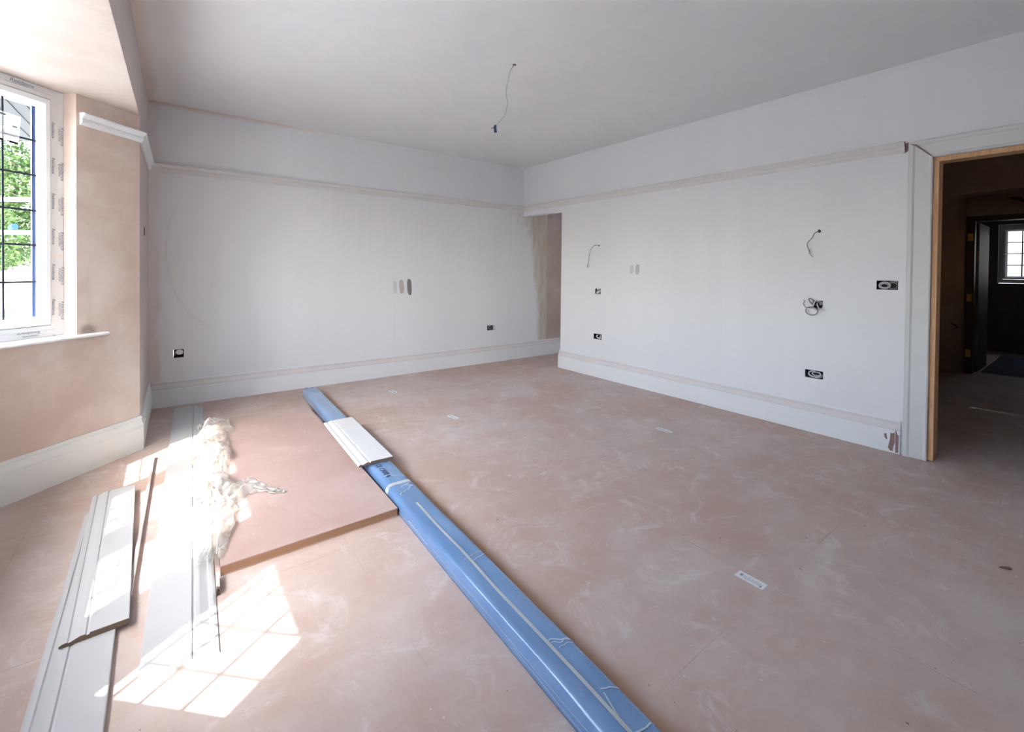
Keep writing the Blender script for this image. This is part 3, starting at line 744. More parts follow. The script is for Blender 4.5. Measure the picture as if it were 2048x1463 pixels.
bm = bmesh.new(); tube(bm, [(1.740, 2.468, 2.166), (1.737, 2.468, 2.150), (1.742, 2.468, 2.120)], lambda s: 0.009 + 0.001 * s, 8); obj('connector', bm, simple('connector_blue', (0.03, 0.06, 0.16), 0.4), cc, True)

# ------------------------------------------------------------------ lengths of moulding on the floor
def board(name, label, L0, L1, width, z, th, mould, group=None, mat=None, cutm=None, cat='board', thin=0.55):
    """board lying flat, centre line L0 -> L1; mould = +1 moulding on the right of travel, -1 on the left; 0 plain"""
    a = Vector(L0); b = Vector(L1); d = (b - a).normalized(); r = Vector((d.y, -d.x)) * (mould or 1)
    w = width; L = (b - a).length
    root = thing(name, label, cat, (a.x, a.y, z), group)
    # section across: u from -w/2 (plain edge) to w/2 (moulded edge)
    top = [(-w / 2, th - 0.002), (-w / 2 + 0.002, th), (w / 2 - 0.072, th), (w / 2 - 0.070, th - 0.005), (w / 2 - 0.064, th - 0.006), (w / 2 - 0.060, th - 0.001), (w / 2 - 0.048, th - 0.0015),
           (w / 2 - 0.036, th - 0.006), (w / 2 - 0.026, th - 0.0095), (w / 2 - 0.022, th - 0.0105), (w / 2 - 0.018, th - 0.007), (w / 2 - 0.008, th - 0.008), (w / 2 - 0.002, th - 0.011), (w / 2, th * thin - 0.004)]
    if not mould: top = [(-w / 2, th - 0.002), (-w / 2 + 0.002, th), (w / 2 - 0.002, th), (w / 2, th - 0.002)]
    def sec(p):
        return [(p.x + r.x * u, p.y + r.y * u, z + max(h, 0.002)) for u, h in top] + [(p.x + r.x * w / 2, p.y + r.y * w / 2, z), (p.x - r.x * w / 2, p.y - r.y * w / 2, z)]
    e = 0.0015
    bm = bmesh.new(); p0 = a + d * e; p1 = b - d * e
    R = [[bm.verts.new(v) for v in sec(p)] for p in (p0, p1)]; n = len(R[0])
    for j in range(n): bm.faces.new((R[0][j], R[0][(j + 1) % n], R[1][(j + 1) % n], R[1][j]))
    bm.faces.new(R[0]); bm.faces.new(R[1][::-1])
    obj('painted_face', bm, mat or M_board, root)
    for q0, q1 in ((a, a + d * e), (b - d * e, b)):
        bm = bmesh.new(); R = [[bm.verts.new(v) for v in sec(p)] for p in (q0, q1)]
        for j in range(n): bm.faces.new((R[0][j], R[0][(j + 1) % n], R[1][(j + 1) % n], R[1][j]))
        bm.faces.new(R[0]); bm.faces.new(R[1][::-1]); o = obj('cut_end', bm, cutm or M_mdf, root)
        if not cutm: o['label'] = 'raw brown cut end'
    return root
GB = 'lengths of primed moulded skirting laid on the floor'
board('skirting_board', 'long primed white skirting length half under the crumpled plastic, far end at back wall', (0.031, 1.655), (0.142, 4.70), 0.198, 0.0, 0.018, 1, GB, cutm=M_skirt)
board('skirting_board', 'lowest white skirting length at left, running out of frame underneath another', (-0.205, 0.55), (-0.232, 2.95), 0.170, 0.0, 0.018, -1, GB)
board('skirting_board', 'white skirting length lying on top of another at left, with cut end', (-0.185, 1.935), (-0.222, 3.12), 0.168, 0.0185, 0.018, -1, GB)
board('skirting_offcut', 'short white skirting offcut lying across the blue wrapped parcel', (0.974, 2.555), (1.012, 3.425), 0.205, 0.0705, 0.018, -1, mat=M_offcut, cat='offcut')
# thin batten
bt = thing('batten', 'thin wooden batten lying in the sunlight between the white boards', 'batten', (-0.1, 3.0, 0))
bm = bmesh.new()
for (x, y), (x2, y2) in (((-0.069, 3.59), (-0.110, 2.10)),):
    d = Vector((x2 - x, y2 - y)).normalized(); nn = Vector((-d.y, d.x)) * 0.006
    prism(bm, [(x + nn.x, y + nn.y), (x - nn.x, y - nn.y), (x2 - nn.x, y2 - nn.y), (x2 + nn.x, y2 + nn.y)], 0.0, 0.022)
obj('strip', bm, simple('weathered_batten', (0.56, 0.47, 0.45), 0.7, 0.15, 8), bt)
bm = bmesh.new(); prism(bm, [(-0.076, 3.5905), (-0.063, 3.5905), (-0.063, 3.593), (-0.076, 3.593)], 0.0, 0.022); obj('cut_end', bm, M_mdf, bt)
# stub of timber between long skirting and the door blank
s2 = thing('timber_stub', 'broken wooden stub poking from the plastic beside the door blank', 'timber', (0.135, 2.0, 0))
bm = bmesh.new(); prism(bm, [(0.1445, 1.965), (0.155, 1.960), (0.159, 2.05), (0.148, 2.05)], 0.0, 0.03); obj('strip', bm, M_casing, s2)
bm = bmesh.new(); R = random.Random(5); prism(bm, [(0.1445, 1.9645), (0.155, 1.9595), (0.153, 1.945), (0.149, 1.951), (0.1450, 1.943)], 0.0, 0.024); obj('splintered_end', bm, M_mdf, s2)

# flush door blank lying flat
dr = thing('door_blank', 'flat unpainted flush door lying on the floor between plastic and blue parcel', 'door', (0.55, 3.07, 0))
PD = [(0.165, 2.062), (0.897, 2.068), (0.949, 4.090), (0.222, 4.080)]
def inset(P, k):
    c = sum((Vector(p) for p in P), Vector((0, 0))) / len(P); return [tuple(Vector(p) + (c - Vector(p)).normalized() * k) for p in P]
M_doorface = None
n = NB('door_hardboard'); a_ = n.noise(2.2, 5, 0.65, dist=0.5); b_ = n.noise(9, 5, 0.7)
col = n.mix(n.ramp(a_, 0.3, 0.7), (0.45, 0.32, 0.29), (0.52, 0.395, 0.365)); col = n.mix(n.ramp(n.math('MULTIPLY_ADD', b_, 0.5, n.math('MULTIPLY', a_, 0.5)), 0.52, 0.7, 0, 0.45), col, (0.60, 0.52, 0.50))
sm = n.noise(12, 4, 0.7, stretch=(1.2, 0.6, 1), off=(2, 5, 0)); col = n.mix(n.ramp(sm, 0.62, 0.72, 0, 0.35), col, (0.66, 0.60, 0.58))
n.bump(n.noise(40, 3), 0.05, 0.001); M_doorface = n.done(col, 0.42, 0.4)
bm = bmesh.new(); prism(bm, PD, 0.036, 0.040); obj('face_panel', bm, M_doorface, dr)
bm = bmesh.new(); prism(bm, inset(PD, 0.002), 0.004, 0.036); obj('pine_edging', bm, M_pineedge, dr)
bm = bmesh.new(); prism(bm, PD, 0.0, 0.004); obj('face_panel', bm, M_doorface, dr)
M_strip = simple('plasterboard_tape', (0.60, 0.56, 0.54), 0.6, 0.1, 10)
bm = bmesh.new(); box(bm, 0.25, 0.945, 4.092, 4.125, 0.0, 0.012)
tag(obj('paper_strip', bm, M_strip), 'pale dusty strip lying along the far end of the flat door', 'strip')
# ------------------------------------------------------------------ blue parcel
def parcel_mat():
    n = NB('blue_poly_wrap'); x, y, z = n.xyz()
    a_ = n.noise(3, 4, 0.6, stretch=(2, 0.6, 1)); b_ = n.noise(16, 5, 0.7, stretch=(1.5, 0.5, 1))
    col = n.mix(n.ramp(a_, 0.3, 0.7), (0.12, 0.245, 0.47), (0.175, 0.32, 0.56))
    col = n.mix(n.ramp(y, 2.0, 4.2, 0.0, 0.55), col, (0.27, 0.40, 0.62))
    col = n.mix(n.ramp(b_, 0.6, 0.75, 0, 0.25), col, (0.40, 0.52, 0.72))
    n.bump(n.noise(9, 5, 0.6, stretch=(2.5, 0.8, 1)), 0.25, 0.006)
    m = n.done(col, 0.22, 0.6); n.b.inputs['Coat Weight'].default_value = 0.6; n.b.inputs['Coat Roughness'].default_value = 0.12; return m
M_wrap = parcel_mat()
bp = thing('wrapped_parcel', 'long blue plastic wrapped parcel with clear tape lying across the floor', 'parcel', (0.95, 2.2, 0))
def sec_par(y):
    xL = 0.818 + 0.0425 * y; xR_ = 0.957 + 0.0445 * y
    h = 0.068 if y < 2.0 else 0.068 - 0.004 * min(1, (y - 2.0) / 2.5)
    if y > 2.27: xL += 0.006; xR_ -= 0.004
    k = 1.0
    for c in (2.268,): k -= 0.10 * math.exp(-((y - c) / 0.012) ** 2)
    if y > 4.50:
        q = (y - 4.50) / 0.16; k *= 1 - 0.45 * q ** 3; xL += 0.022 * q ** 3; xR_ -= 0.018 * q ** 3
    return xL, xR_, h * k
def par_pt(y, s, lift=0.0):
    """s: 0 left bottom .. 1 right bottom over the top"""
    xL, xR_, h = sec_par(y); w = xR_ - xL
    prof = [(0.0, 0.0), (0.004, 0.25), (0.012, 0.55), (0.05, 0.80), (0.11, 0.94), (0.20, 0.99), (0.35, 1.0), (0.5, 1.0), (0.65, 1.0), (0.80, 1.0), (0.93, 0.97), (0.98, 0.86), (0.995, 0.55), (1.0, 0.0)]
    f = s * (len(prof) - 1); i = min(int(f), len(prof) - 2); t = f - i
    u = prof[i][0] * (1 - t) + prof[i + 1][0] * t; hh = prof[i][1] * (1 - t) + prof[i + 1][1] * t
    nz = noise.noise(Vector((s * 5, y * 4.0, 1.3))) * 0.0035 * (0.3 + min(1, 4 * min(s, 1 - s)))
    if y > 4.3: nz *= 2
    x = xL + u * w; zz = max(0.0, hh * h + nz * (1 if 0.1 < s < 0.95 else 0.3))
    return Vector((x, y, zz + (lift if s > 0.02 and s < 0.98 else 0))) + (Vector((-lift, 0, 0)) if s < 0.25 else Vector((0, 0, 0)))
bm = bmesh.new(); ys = [0.28 + i * 0.02 for i in range(220)]; NS = 27; R = []
ys = [y for y in ys if y <= 4.66]
for y in ys: R.append([bm.verts.new(par_pt(y, k / (NS - 1))) for k in range(NS)])
for a, b in zip(R, R[1:]):
    for k in range(NS - 1): bm.faces.new((a[k], a[k + 1], b[k + 1], b[k]))
    bm.faces.new((a[NS - 1], a[0], b[0], b[NS - 1]))
bm.faces.new(R[0]); bm.faces.new(R[-1][::-1])
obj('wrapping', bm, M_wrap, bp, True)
M_cleartape = simple('clear_tape', (0.47, 0.52, 0.56), 0.3, 0.08, 9, spec=0.6)
M_sheen = simple('pale_folds', (0.44, 0.54, 0.68), 0.25, 0.1, 9, spec=0.7)
def ribbon(name, path, w, mat, lift=0.0012, label=None):
    bm = bmesh.new(); L = []
    for i, (y, s) in enumerate(path):
        y2, s2 = path[min(i + 1, len(path) - 1)]; y1, s1 = path[max(i - 1, 0)]
        c = par_pt(y, s, lift); t = (par_pt(y2, s2, lift) - par_pt(y1, s1, lift)).normalized()
        n_ = Vector((t.y, -t.x, 0)).normalized() * w / 2
        if abs(t.z) > 0.6: n_ = Vector((0, w / 2, 0))
        ww = w
        a, b = c + n_, c - n_
        L.append((bm.verts.new(a), bm.verts.new(b), bm.verts.new(b - Vector((0, 0, 0.001))), bm.verts.new(a - Vector((0, 0, 0.001)))))
    for a, b in zip(L, L[1:]):
        for k in range(4): bm.faces.new((a[k], a[(k + 1) % 4], b[(k + 1) % 4], b[k]))
    o = obj(name, bm, mat, bp)
    if label: o['label'] = label
    return o
ribbon('tape', [(0.30 + i * 0.03, 0.515 + 0.004 * math.sin(i * 0.35)) for i in range(58)], 0.011, M_cleartape, 0.0030, 'pale tape along the parcel')
ribbon('tape', [(2.255 - 0.0 * i, 0.12 + 0.80 * i / 14) for i in range(15)], 0.035, M_cleartape, 0.0015, 'pale tape around the joint')
def fold(pts, w=0.006): ribbon('wrap_fold', pts, w, M_sheen, 0.0016)
def jag(y0, s0, y1, s1, n_, seed, w, amp=0.010):
    R_ = random.Random(seed); out = []
    for i in range(n_ + 1):
        t = i / n_; out.append((y0 + (y1 - y0) * t + R_.uniform(-amp, amp), s0 + (s1 - s0) * t))
    fold(out, w)
jag(1.02, 0.53, 0.955, 0.93, 9, 1, 0.005, 0.007); jag(1.00, 0.55, 0.975, 0.90, 9, 2, 0.0035, 0.006); jag(0.98, 0.58, 0.965, 0.86, 8, 3, 0.003, 0.006)
jag(0.815, 0.60, 0.775, 0.86, 6, 4, 0.004, 0.004); jag(0.80, 0.60, 0.700, 0.50, 6, 5, 0.004, 0.003); jag(0.69, 0.40, 0.665, 0.93, 8, 6, 0.0045, 0.003); jag(0.70, 0.30, 0.68, 0.55, 6, 16, 0.003, 0.004)
jag(1.475, 0.52, 1.50, 0.93, 8, 7, 0.004, 0.004); jag(1.50, 0.45, 1.515, 0.80, 8, 17, 0.0025, 0.005)
jag(2.13, 0.38, 2.19, 0.72, 7, 8, 0.006, 0.006); jag(2.19, 0.72, 2.215, 0.60, 3, 9, 0.005, 0.004); jag(2.20, 0.50, 2.235, 0.80, 5, 19, 0.007, 0.006)
jag(2.38, 0.35, 2.30, 0.9, 7, 10, 0.004, 0.005)
jag(1.95, 0.12, 1.75, 0.09, 12, 11, 0.004, 0.004); jag(0.5, 0.15, 1.7, 0.12, 30, 12, 0.0016, 0.004); jag(1.1, 0.10, 0.62, 0.05, 16, 13, 0.0016, 0.004)
# printing on the wrap
bm = bmesh.new()
xc = 0.5
def PT(x, y, h):   # text runs towards the camera (decreasing y)
    Y = 2.545 - x; xL, xR_, hh = sec_par(Y); return (xL + 0.030 + y, Y, max(par_pt(Y, 0.3).z, par_pt(Y, 0.45).z) + 0.0012 + h)
text_bm(bm, 'CS CAVE 6', 0.042, PT, bold=0.0008)
o = obj('print', bm, simple('blue_ink', (0.025, 0.06, 0.12), 0.5), bp); o['label'] = 'dark printed letters on the wrap'
# rucked film at the far end
bm = bmesh.new(); pts = []
for i in range(14):
    a = i / 13; pts.append((1.06 + 0.085 * a, 4.662 - 0.014 * a * a + 0.004 * math.sin(a * 11), 0.034 + 0.006 * math.sin(a * 9)))
tube(bm, pts, lambda s: 0.007 + 0.009 * math.sin(s * 3.0), 8); obj('end_fold', bm, M_wrap, bp, True)

# ------------------------------------------------------------------ crumpled clear plastic
def film_mat():
    n = NB('clear_polythene'); t = n.t
    tr = t.nodes.new('ShaderNodeBsdfTransparent'); tr.inputs[0].default_value = (0.95, 0.96, 0.95, 1)
    df = t.nodes.new('ShaderNodeBsdfDiffuse'); df.inputs[0].default_value = (0.80, 0.82, 0.82, 1)
    tl = t.nodes.new('ShaderNodeBsdfTranslucent'); tl.inputs[0].default_value = (0.88, 0.86, 0.80, 1)
    gl = t.nodes.new('ShaderNodeBsdfGlossy'); gl.inputs['Roughness'].default_value = 0.18
    k = n.noise(6, 2, 0.5, dist=2.0)
    m1 = t.nodes.new('ShaderNodeMixShader'); m1.inputs[0].default_value = 0.45; t.links.new(df.outputs[0], m1.inputs[1]); t.links.new(tl.outputs[0], m1.inputs[2])
    m2 = t.nodes.new('ShaderNodeMixShader'); t.links.new(n.ramp(k, 0.3, 0.7, 0.22, 0.72), m2.inputs[0]); t.links.new(tr.outputs[0], m2.inputs[1]); t.links.new(m1.outputs[0], m2.inputs[2])
    m3 = t.nodes.new('ShaderNodeMixShader'); m3.inputs[0].default_value = 0.10; t.links.new(m2.outputs[0], m3.inputs[1]); t.links.new(gl.outputs[0], m3.inputs[2])
    t.links.new(m3.outputs[0], n.out.inputs[0]); return n.m
M_film = film_mat()
def film_bm(spine, nu=150, nv=34, seed=0.0, amp=0.045, base=0.05):
    """spine: [(x, y, half width left, half width right, height)]"""
    bm = bmesh.new(); S = smooth_pts([Vector((p[0], p[1], p[4])) for p in spine], nu // (len(spine) - 1))
    Wd = smooth_pts([Vector((p[2], p[3], 0)) for p in spine], nu // (len(spine) - 1)); rows = []
    for i, (c, w) in enumerate(zip(S, Wd)):
        t = (S[min(i + 1, len(S) - 1)] - S[max(i - 1, 0)]); t.z = 0; t.normalize(); nr = Vector((t.y, -t.x, 0))
        row = []
        for j in range(nv):
            v = j / (nv - 1) * 2 - 1
            wv = v * (w.x if v < 0 else w.y)
            q = Vector((i * 0.055, v * 2.0, seed))
            n1 = noise.noise(q * 1.0); n2 = noise.noise(q * 2.0 + Vector((5, 0, 0))); q3 = Vector((q.x * 0.8 + v * 0.7, q.y * 1.1 - i * 0.015, seed)); n3 = 1 - 2.4 * abs(noise.noise(q3 + Vector((9, 2, 0))))
            arch = (1 - v * v) ** 0.6
            z = max(0.0, arch * c.z * (0.75 + 0.5 * n1) + amp * (0.12 * n2 + 0.62 * (n3 - 0.45)) * (0.35 + 0.65 * arch)) + base * 0
            fl = noise.noise(Vector((i * 0.11, v * 3, seed + 4))) * 0.028
            p = Vector((c.x, c.y, 0)) + nr * (wv + fl) + t * noise.noise(Vector((i * 0.06, v * 1.6, seed + 8))) * 0.03
            p.z = z; row.append(p)
        rows.append(row)
    return bm, rows
spine = [(0.245, 4.05, 0.075, 0.075, 0.04), (0.262, 3.86, 0.115, 0.085, 0.09), (0.228, 3.66, 0.10, 0.09, 0.08), (0.205, 3.45, 0.12, 0.10, 0.085), (0.235, 3.22, 0.07, 0.11, 0.10), (0.215, 2.98, 0.06, 0.075, 0.06),
         (0.200, 2.76, 0.085, 0.08, 0.07), (0.175, 2.55, 0.085, 0.085, 0.08), (0.165, 2.32, 0.065, 0.055, 0.06), (0.130, 2.12, 0.050, 0.045, 0.035)]
bm, rows = film_bm(spine, seed=2.0)
V = []
def ground(x, y):
    # height of what lies under the film
    g = 0.0
    if 0.165 + (y - 2.06) * 0.028 - 0.004 < x < 0.9 and 2.058 < y < 4.095: g = 0.0415
    elif x < 0.137 + (y - 1.65) * 0.0365 and x > -0.07 and y > 1.65: g = 0.0195
    return g + 0.0025
for r in rows: V.append([bm.verts.new((p.x, p.y, p.z * 0.9 + ground(p.x, p.y))) for p in r])
for a, b in zip(V, V[1:]):
    for k in range(len(a) - 1): bm.faces.new((a[k], a[k + 1], b[k + 1], b[k]))
film = thing('plastic_sheet', 'crumpled clear polythene heaped over the white skirting and door edge', 'plastic', (0.2, 3.1, 0.02))
o = obj('sheet', bm, M_film, film, True)
spine2 = [(0.21, 2.55, 0.03, 0.03, 0.05), (0.28, 2.66, 0.05, 0.06, 0.07), (0.345, 2.72, 0.045, 0.07, 0.065), (0.39, 2.66, 0.025, 0.035, 0.03), (0.45, 2.585, 0.012, 0.012, 0.012), (0.485, 2.555, 0.008, 0.006, 0.005)]
bm, rows = film_bm(spine2, nu=70, nv=20, seed=6.0, amp=0.03); V = []
for r in rows: V.append([bm.verts.new((p.x, p.y, p.z * 0.9 + ground(p.x, p.y))) for p in r])
for a, b in zip(V, V[1:]):
    for k in range(len(a) - 1): bm.faces.new((a[k], a[k + 1], b[k + 1], b[k]))
obj('trailing_end', bm, M_film, film, True)

# ------------------------------------------------------------------ labels stuck to the floor
GL = 'paper labels stuck to the floor sheets'
def flabel(cx, cy, L, W, ang, label, detail=False):
    root = thing('floor_label', label, 'label', (cx, cy, 0.0), GL)
    c, s = math.cos(ang), math.sin(ang)
    G = lambda x, y, h: (cx + x * c - y * s, cy + x * s + y * c, h)
    bm = bmesh.new(); fbox(bm, lambda u, t, z: G(u, z, t), -L / 2, L / 2, 0.0003, 0.0009, -W / 2, W / 2); obj('paper', bm, M_paper, root)
    bm = bmesh.new()
    H = lambda x, y, h: G(x, y, h + 0.0004)
    fbox(bm, lambda u, t, z: H(u, z, t), -L / 2 + 0.012, -L / 2 + 0.022, 0.0006, 0.0009, -W * 0.12, W * 0.22); obj('logo_mark', bm, M_ink, root); bm = bmesh.new()
    fbox(bm, lambda u, t, z: H(u, z, t), L / 2 - 0.016, L / 2 - 0.010, 0.0006, 0.0009, -W * 0.35, -W * 0.02); obj('barcode', bm, M_ink, root); bm = bmesh.new()
    x = -L / 2 + 0.027
    while x < L / 2 - 0.02:
        fbox(bm, lambda u, t, z: H(u, z, t), x, x + 0.0011, 0.0006, 0.0009, -W * 0.3, W * r_.uniform(0.05, 0.32)); x += 0.0042
    obj('print', bm, M_ink, root)
flabel(1.825, 0.824, 0.106, 0.047, math.radians(-90), 'nearest paper label stuck on the bare floor, right of the blue parcel')
flabel(3.024, 2.020, 0.125, 0.050, math.radians(-96), 'paper label on the floor closest to the right wall')
flabel(1.869, 3.215, 0.115, 0.046, math.radians(-85), 'paper label on the floor between offcut and right wall, mid distance')
flabel(1.778, 4.225, 0.110, 0.046, math.radians(-80), 'farthest paper label on the floor, near the back wall')
bm = bmesh.new(); rr_ = random.Random(2)
prism(bm, [(2.735, 0.252), (2.748, 0.246), (2.768, 0.228), (2.762, 0.218), (2.745, 0.226)], 0.0003, 0.004)
tag(obj('wood_chip', bm, M_mdf), 'small brown chip of wood on the floor at far right', 'wood chip')

# ------------------------------------------------------------------ passage beyond the far opening
bm = bmesh.new(); box(bm, 4.034, 6.3, 2.55, 2.65, 0, HC); box(bm, 6.2, 6.3, 2.65, YB, 0, HC)
struct('wall_passage', bm, M_pinkL)
bm = bmesh.new(); box(bm, XR + 0.055, 6.4, 2.45, 5.1, HC, HC + 0.1); struct('ceiling_passage', bm, M_ceil)
bm = bmesh.new(); box(bm, 4.66, 5.75, YB - 0.11, YB - 0.02, 0.86, 0.90); struct('trim_8', bm, M_upvc)
bm = bmesh.new(); box(bm, 4.665, 5.75, YB - 0.10, YB - 0.001, 0.222, 0.855); struct('trim_9', bm, simple('panel_dark_red', (0.12, 0.06, 0.05), 0.6))

# ------------------------------------------------------------------ hall beyond the doorway
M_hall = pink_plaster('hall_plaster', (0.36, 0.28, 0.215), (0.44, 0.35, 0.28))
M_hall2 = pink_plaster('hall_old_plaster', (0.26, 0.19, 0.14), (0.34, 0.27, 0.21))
M_mahog = simple('mahogany_frame', (0.055, 0.022, 0.018), 0.4, 0.3, 8, stretch=(6, 6, 0.5))
M_leaf = pink_plaster('door_old_paint', (0.09, 0.085, 0.08), (0.15, 0.145, 0.135))
M_brass = simple('brass', (0.55, 0.36, 0.12), 0.35, 0.15, 20, metal=0.7)
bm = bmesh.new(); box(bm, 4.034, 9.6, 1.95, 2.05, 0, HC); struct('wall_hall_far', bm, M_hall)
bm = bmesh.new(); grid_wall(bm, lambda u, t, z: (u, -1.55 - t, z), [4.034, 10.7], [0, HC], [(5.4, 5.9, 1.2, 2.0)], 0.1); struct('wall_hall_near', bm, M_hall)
bm = bmesh.new(); box(bm, 3.9, 7.6, -4.2, -1.66, 2.15, 2.25); struct('trim_added_canopy', bm, M_soffit)  # unseen canopy added to keep direct sun out of the hall
bm = bmesh.new(); box(bm, 4.0, 12, -12, -1.66, 0.0, 0.05); struct('ground_added', bm, M_pave)  # unseen ground added below the canopy to bounce daylight in
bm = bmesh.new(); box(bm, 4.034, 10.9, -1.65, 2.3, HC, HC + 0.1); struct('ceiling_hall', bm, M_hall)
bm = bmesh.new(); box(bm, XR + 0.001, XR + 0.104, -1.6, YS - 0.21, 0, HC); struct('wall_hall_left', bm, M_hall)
# arch wall at x 7.2
bm = bmesh.new()
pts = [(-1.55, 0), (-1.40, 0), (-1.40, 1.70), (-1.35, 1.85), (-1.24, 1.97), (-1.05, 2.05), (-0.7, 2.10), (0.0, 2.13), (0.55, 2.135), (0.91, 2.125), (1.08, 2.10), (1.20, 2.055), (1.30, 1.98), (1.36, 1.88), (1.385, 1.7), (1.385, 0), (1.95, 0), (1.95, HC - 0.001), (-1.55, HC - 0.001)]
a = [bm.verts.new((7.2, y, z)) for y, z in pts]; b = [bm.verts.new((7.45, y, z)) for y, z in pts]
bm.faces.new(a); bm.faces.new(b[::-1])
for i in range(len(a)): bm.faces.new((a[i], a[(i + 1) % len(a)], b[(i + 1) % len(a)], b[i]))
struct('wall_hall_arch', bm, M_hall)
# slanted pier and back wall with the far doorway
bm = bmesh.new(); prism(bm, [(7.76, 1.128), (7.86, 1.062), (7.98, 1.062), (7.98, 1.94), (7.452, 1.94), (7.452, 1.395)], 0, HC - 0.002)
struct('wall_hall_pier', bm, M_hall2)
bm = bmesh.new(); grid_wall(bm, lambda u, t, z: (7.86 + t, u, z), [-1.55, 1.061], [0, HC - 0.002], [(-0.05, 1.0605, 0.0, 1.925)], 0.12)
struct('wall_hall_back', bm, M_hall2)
d2 = bpy.data.objects.new('door_2', None); C.objects.link(d2); d2.location = (7.86, 0.5, 0); d2['kind'] = 'structure'
bm = bmesh.new(); box(bm, 7.835, 8.0, 0.985, 1.058, 0.001, 1.92); box(bm, 7.835, 8.0, -0.045, 0.02, 0.001, 1.92); box(bm, 7.835, 8.0, 0.02, 0.985, 1.86, 1.92)
obj('door_frame', bm, M_mahog, d2)
bm = bmesh.new(); box(bm, 8.001, 8.75, 0.965, 0.999, 0.01, 1.85); obj('door_leaf', bm, M_leaf, d2)
for z in (1.67, 0.93, 0.25):
    bm = bmesh.new(); box(bm, 7.829, 7.834, 1.01, 1.045, z - 0.045, z + 0.045); tube(bm, [(7.826, 1.004, z - 0.045), (7.826, 1.004, z + 0.045)], 0.006, 8)
    o = obj('door_hinge', bm, M_brass, d2); o['label'] = 'brass hinge plate'
fill_window, _f, _r, fill_pane = window(8, (5.9, -1.55), (5.4, -1.55), 0.003, 0.497, 0.09, 0.41, z0=1.203, z1=1.997, zg0=1.3, zg1=1.90, cols=2, rows=3, t0=0.03)  # unseen window added as a light source for the hall
n = NB('warm_fill_glass'); tr_ = n.t.nodes.new('ShaderNodeBsdfTransparent'); tr_.inputs[0].default_value = (0.85, 0.70, 0.54, 1); n.link(tr_.outputs[0], n.out.inputs[0])  # tint made up to turn the added hall daylight warm
fill_pane.data.materials.clear(); fill_pane.data.materials.append(n.m)
# far room
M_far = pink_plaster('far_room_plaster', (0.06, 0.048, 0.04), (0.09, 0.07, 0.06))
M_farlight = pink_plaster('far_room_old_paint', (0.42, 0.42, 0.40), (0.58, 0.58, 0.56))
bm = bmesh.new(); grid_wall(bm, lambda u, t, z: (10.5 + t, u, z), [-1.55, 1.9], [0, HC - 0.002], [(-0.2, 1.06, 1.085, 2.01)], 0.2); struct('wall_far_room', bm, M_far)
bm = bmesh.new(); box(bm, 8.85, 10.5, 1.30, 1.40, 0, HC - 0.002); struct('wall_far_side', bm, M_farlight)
w7, _f, _r, gp7 = window(7, (10.5, -0.2), (10.5, 1.06), 0.003, 1.257, 0.10, 1.16, z0=1.088, z1=2.007, zg0=1.195, zg1=1.90, cols=7, rows=4, t0=0.03, sgn=-1)
n = NB('dimming_glass'); tr_ = n.t.nodes.new('ShaderNodeBsdfTransparent'); tr_.inputs[0].default_value = (0.36, 0.35, 0.34, 1); n.link(tr_.outputs[0], n.out.inputs[0])  # grey tint put in so less daylight reaches the hall
gp7.data.materials.clear(); gp7.data.materials.append(n.m)
# dust sheet roll on its floor
ds = thing('dust_sheet', 'dark blue dust sheet spread on the floor beyond the hall doorway', 'dust sheet', (9.3, 0.4, 0))
bm = bmesh.new(); G = []
for i in range(34):
    row = []
    for j in range(34):
        x = 8.05 + 1.9 * i / 33; y = -0.9 + 1.95 * j / 33
        edge = min(i, 33 - i, j, 33 - j); z = 0.004 + max(0, 0.10 * (0.5 + noise.noise(Vector((x * 1.2, y * 2.2, 3)))) * (0.25 + 0.75 * (i / 33))) * min(1, edge / 4)
        row.append(bm.verts.new((x, min(y, 0.94) + 0.03 * noise.noise(Vector((x * 3, 1, 1))) * (j < 30), z)))
    G.append(row)
for a, b in zip(G, G[1:]):
    for k in range(33): bm.faces.new((a[k], a[k + 1], b[k + 1], b[k]))
obj('cloth', bm, simple('dust_sheet_blue', (0.055, 0.07, 0.10), 0.9, 0.2, 6), ds, True)
# loose wiring on the hall pier
def pc(y, z, off=0.03): 
    return (7.75 - off, y, z)
bm = bmesh.new(); tube(bm, smooth_pts([(7.80, 1.14, 0.62), (7.70, 1.16, 0.61), (7.66, 1.12, 0.60), (7.68, 1.10, 0.56)]), 0.006, 6)
tag(obj('hall_cable', bm, M_black, None, True), 'black cable end sticking out low on the hall pier', 'cable')
bm = bmesh.new(); tube(bm, smooth_pts([(7.45, 0.42, 2.05), (7.40, 0.40, 2.03), (7.38, 0.52, 2.00), (7.37, 0.60, 2.04), (7.42, 0.66, 2.06)]), 0.016, 6); box(bm, 7.40, 7.449, 0.38, 0.50, 2.00, 2.055)
hc = obj('hall_light_fitting', bm, M_black, None); tag(hc, 'dark wiring stub and fitting just under the hall arch', 'wiring')

# ------------------------------------------------------------------ outside
bm = bmesh.new(); GZ = 0.1
prism(bm, [(-60, -40), (-1.35, -40), (-1.35, 5.35), (40, 5.35), (40, 70), (-60, 70)], GZ - 0.1, GZ)
struct('ground_outside', bm, M_pave)
def axis_pt(dep, r): return Vector((dep * math.sin(yaw) + r * math.cos(yaw), dep * math.cos(yaw) - r * math.sin(yaw)))
def axis_box(bm, d0, d1, r0, r1, z0, z1):
    prism(bm, [tuple(axis_pt(d0, r0)), tuple(axis_pt(d0, r1)), tuple(axis_pt(d1, r1)), tuple(axis_pt(d1, r0))], z0, z1)
bm = bmesh.new(); axis_box(bm, 24, 24.4, -46, -8, GZ, 0.80)
gw = obj('garden_wall', bm, simple('pale_stone_wall', (0.30, 0.255, 0.20), 0.8, 0.15, 5)); tag(gw, 'low pale garden wall in front of the trees outside', 'wall')
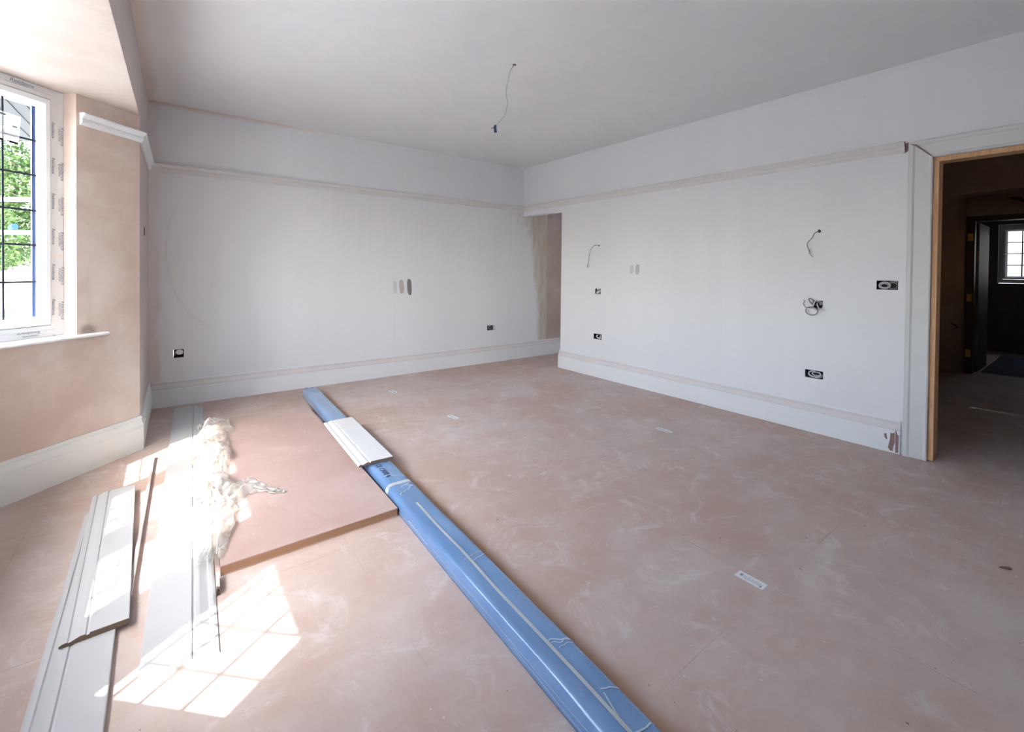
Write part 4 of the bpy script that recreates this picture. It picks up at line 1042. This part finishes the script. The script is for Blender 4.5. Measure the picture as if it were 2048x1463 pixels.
bm = bmesh.new(); axis_box(bm, 23.95, 24.45, -46, -8, 0.80, 0.89); o = obj('coping', bm, simple('coping_stone', (0.70, 0.66, 0.58), 0.8, 0.1, 5), gw)
bm = bmesh.new()
p0, p1 = Vector((-2.9, 14.3)), Vector((-3.55, 22.0)); d = (p1 - p0).normalized() * 0.14; nn = Vector((-d.y, d.x))
prism(bm, [tuple(p0 + nn), tuple(p1 + nn), tuple(p1 - nn), tuple(p0 - nn)], GZ, GZ + 0.03)
tag(obj('kerb_edging', bm, simple('kerb_grey', (0.06, 0.06, 0.06), 0.8)), 'dark grey edging line crossing the pale paving outside', 'kerb')
# scaffold
M_alu = simple('scaffold_alloy', (0.72, 0.73, 0.75), 0.4, 0.06, 6, metal=0.3)
scf = thing('scaffold_rails', 'pale scaffold tubes with blue clamp standing outside the bay window', 'scaffold', (-2.5, 8.0, GZ))
ax3 = lambda dep, r, z: (*axis_pt(dep, r), z)
for z in (1.905, 1.555):
    bm = bmesh.new(); tube(bm, [ax3(4.8, -6.6, z), ax3(4.8, -4.2, z)], 0.0242, 12); obj('rail', bm, M_alu, scf, True)
for r in (-6.4, -4.4):
    bm = bmesh.new(); tube(bm, [ax3(4.86, r, GZ), ax3(4.86, r, 2.1)], 0.0242, 12); obj('standard', bm, M_alu, scf, True)
bm = bmesh.new(); tube(bm, [ax3(4.76, -5.23, 1.60), ax3(4.74, -5.17, 1.615)], 0.03, 8); tube(bm, [ax3(4.76, -5.20, 1.575), ax3(4.75, -5.20, 1.64)], 0.016, 8)
o = obj('clamp', bm, simple('clamp_blue', (0.008, 0.05, 0.32), 0.4), scf); o['label'] = 'bright blue clamp'
# trees
def leafmat(name, a, b):
    n = NB(name); t = n.t; k = n.noise(1.3, 3); col = n.mix(n.ramp(k, 0.35, 0.65), a, b)
    df = t.nodes.new('ShaderNodeBsdfDiffuse'); tl = t.nodes.new('ShaderNodeBsdfTranslucent'); n.link(col, df.inputs[0]); n.link(col, tl.inputs[0])
    m = t.nodes.new('ShaderNodeMixShader'); m.inputs[0].default_value = 0.4; n.link(df.outputs[0], m.inputs[1]); n.link(tl.outputs[0], m.inputs[2]); n.link(m.outputs[0], n.out.inputs[0]); return n.m
LM = [leafmat('leaf_bright', (0.07, 0.12, 0.035), (0.16, 0.22, 0.08)), leafmat('leaf_mid', (0.06, 0.11, 0.035), (0.14, 0.20, 0.075)), leafmat('leaf_yellow', (0.06, 0.10, 0.025), (0.13, 0.17, 0.06))]
M_bark = simple('bark', (0.12, 0.09, 0.07), 0.9, 0.3, 14)
def tree(dep, r, h, w, seed, label, nl=5200):
    R = random.Random(seed); c = axis_pt(dep, r)
    root = thing('garden_tree', label, 'tree', (c.x, c.y, GZ), 'leafy trees behind the garden wall')
    bm = bmesh.new(); tube(bm, smooth_pts([(c.x, c.y, GZ), (c.x + 0.1, c.y, h * 0.3), (c.x - 0.1, c.y + 0.1, h * 0.75)]), lambda s: 0.16 * (1 - s * 0.75), 8)
    for k in range(6):
        a = R.uniform(0, 6.28); z = R.uniform(0.25, 0.6) * h; tube(bm, [(c.x, c.y, z), (c.x + math.cos(a) * w * 0.35, c.y + math.sin(a) * w * 0.35, z + 0.9)], 0.04, 6)
    obj('trunk', bm, M_bark, root, True)
    bm = bmesh.new(); blobs = [(c.x + R.uniform(-.45, .45) * w, c.y + R.uniform(-.45, .45) * w, R.uniform(0.12, 0.9) * h, R.uniform(0.8, 1.4)) for _ in range(80)]
    for i in range(nl):
        b = R.choice(blobs); v = Vector((R.gauss(0, 1), R.gauss(0, 1), R.gauss(0, 1))).normalized() * b[3] * R.uniform(0.7, 1.05)
        p = Vector((b[0], b[1], max(0.5, b[2]))) + v
        if p.z < 0.35: continue
        s = R.uniform(0.08, 0.20); d = Vector((R.uniform(-1, 1), R.uniform(-1, 1), R.uniform(-0.9, 0.3))).normalized(); n_ = d.cross(Vector((R.uniform(-1, 1), R.uniform(-1, 1), 0.4))).normalized() * 0.45 * s
        q = [p - d * s, p + n_, p + d * s * 0.25 + n_ * 0.8, p + d * s, p + d * s * 0.25 - n_ * 0.8, p - n_]
        bm.faces.new([bm.verts.new(x) for x in q])
    me_o = obj('foliage', bm, LM[seed % 3], root)
for i, (dep, r, h, w, lab) in enumerate([(29.0, -38.5, 12.5, 6.0, 'bright green leafy tree seen through the bay window, left of its vertical lead'), (29.0, -30.2, 12.8, 5.4, 'leafy green tree seen through the bay window behind the garden wall')]):
    tree(dep, r, h, w, i, lab, 22000)
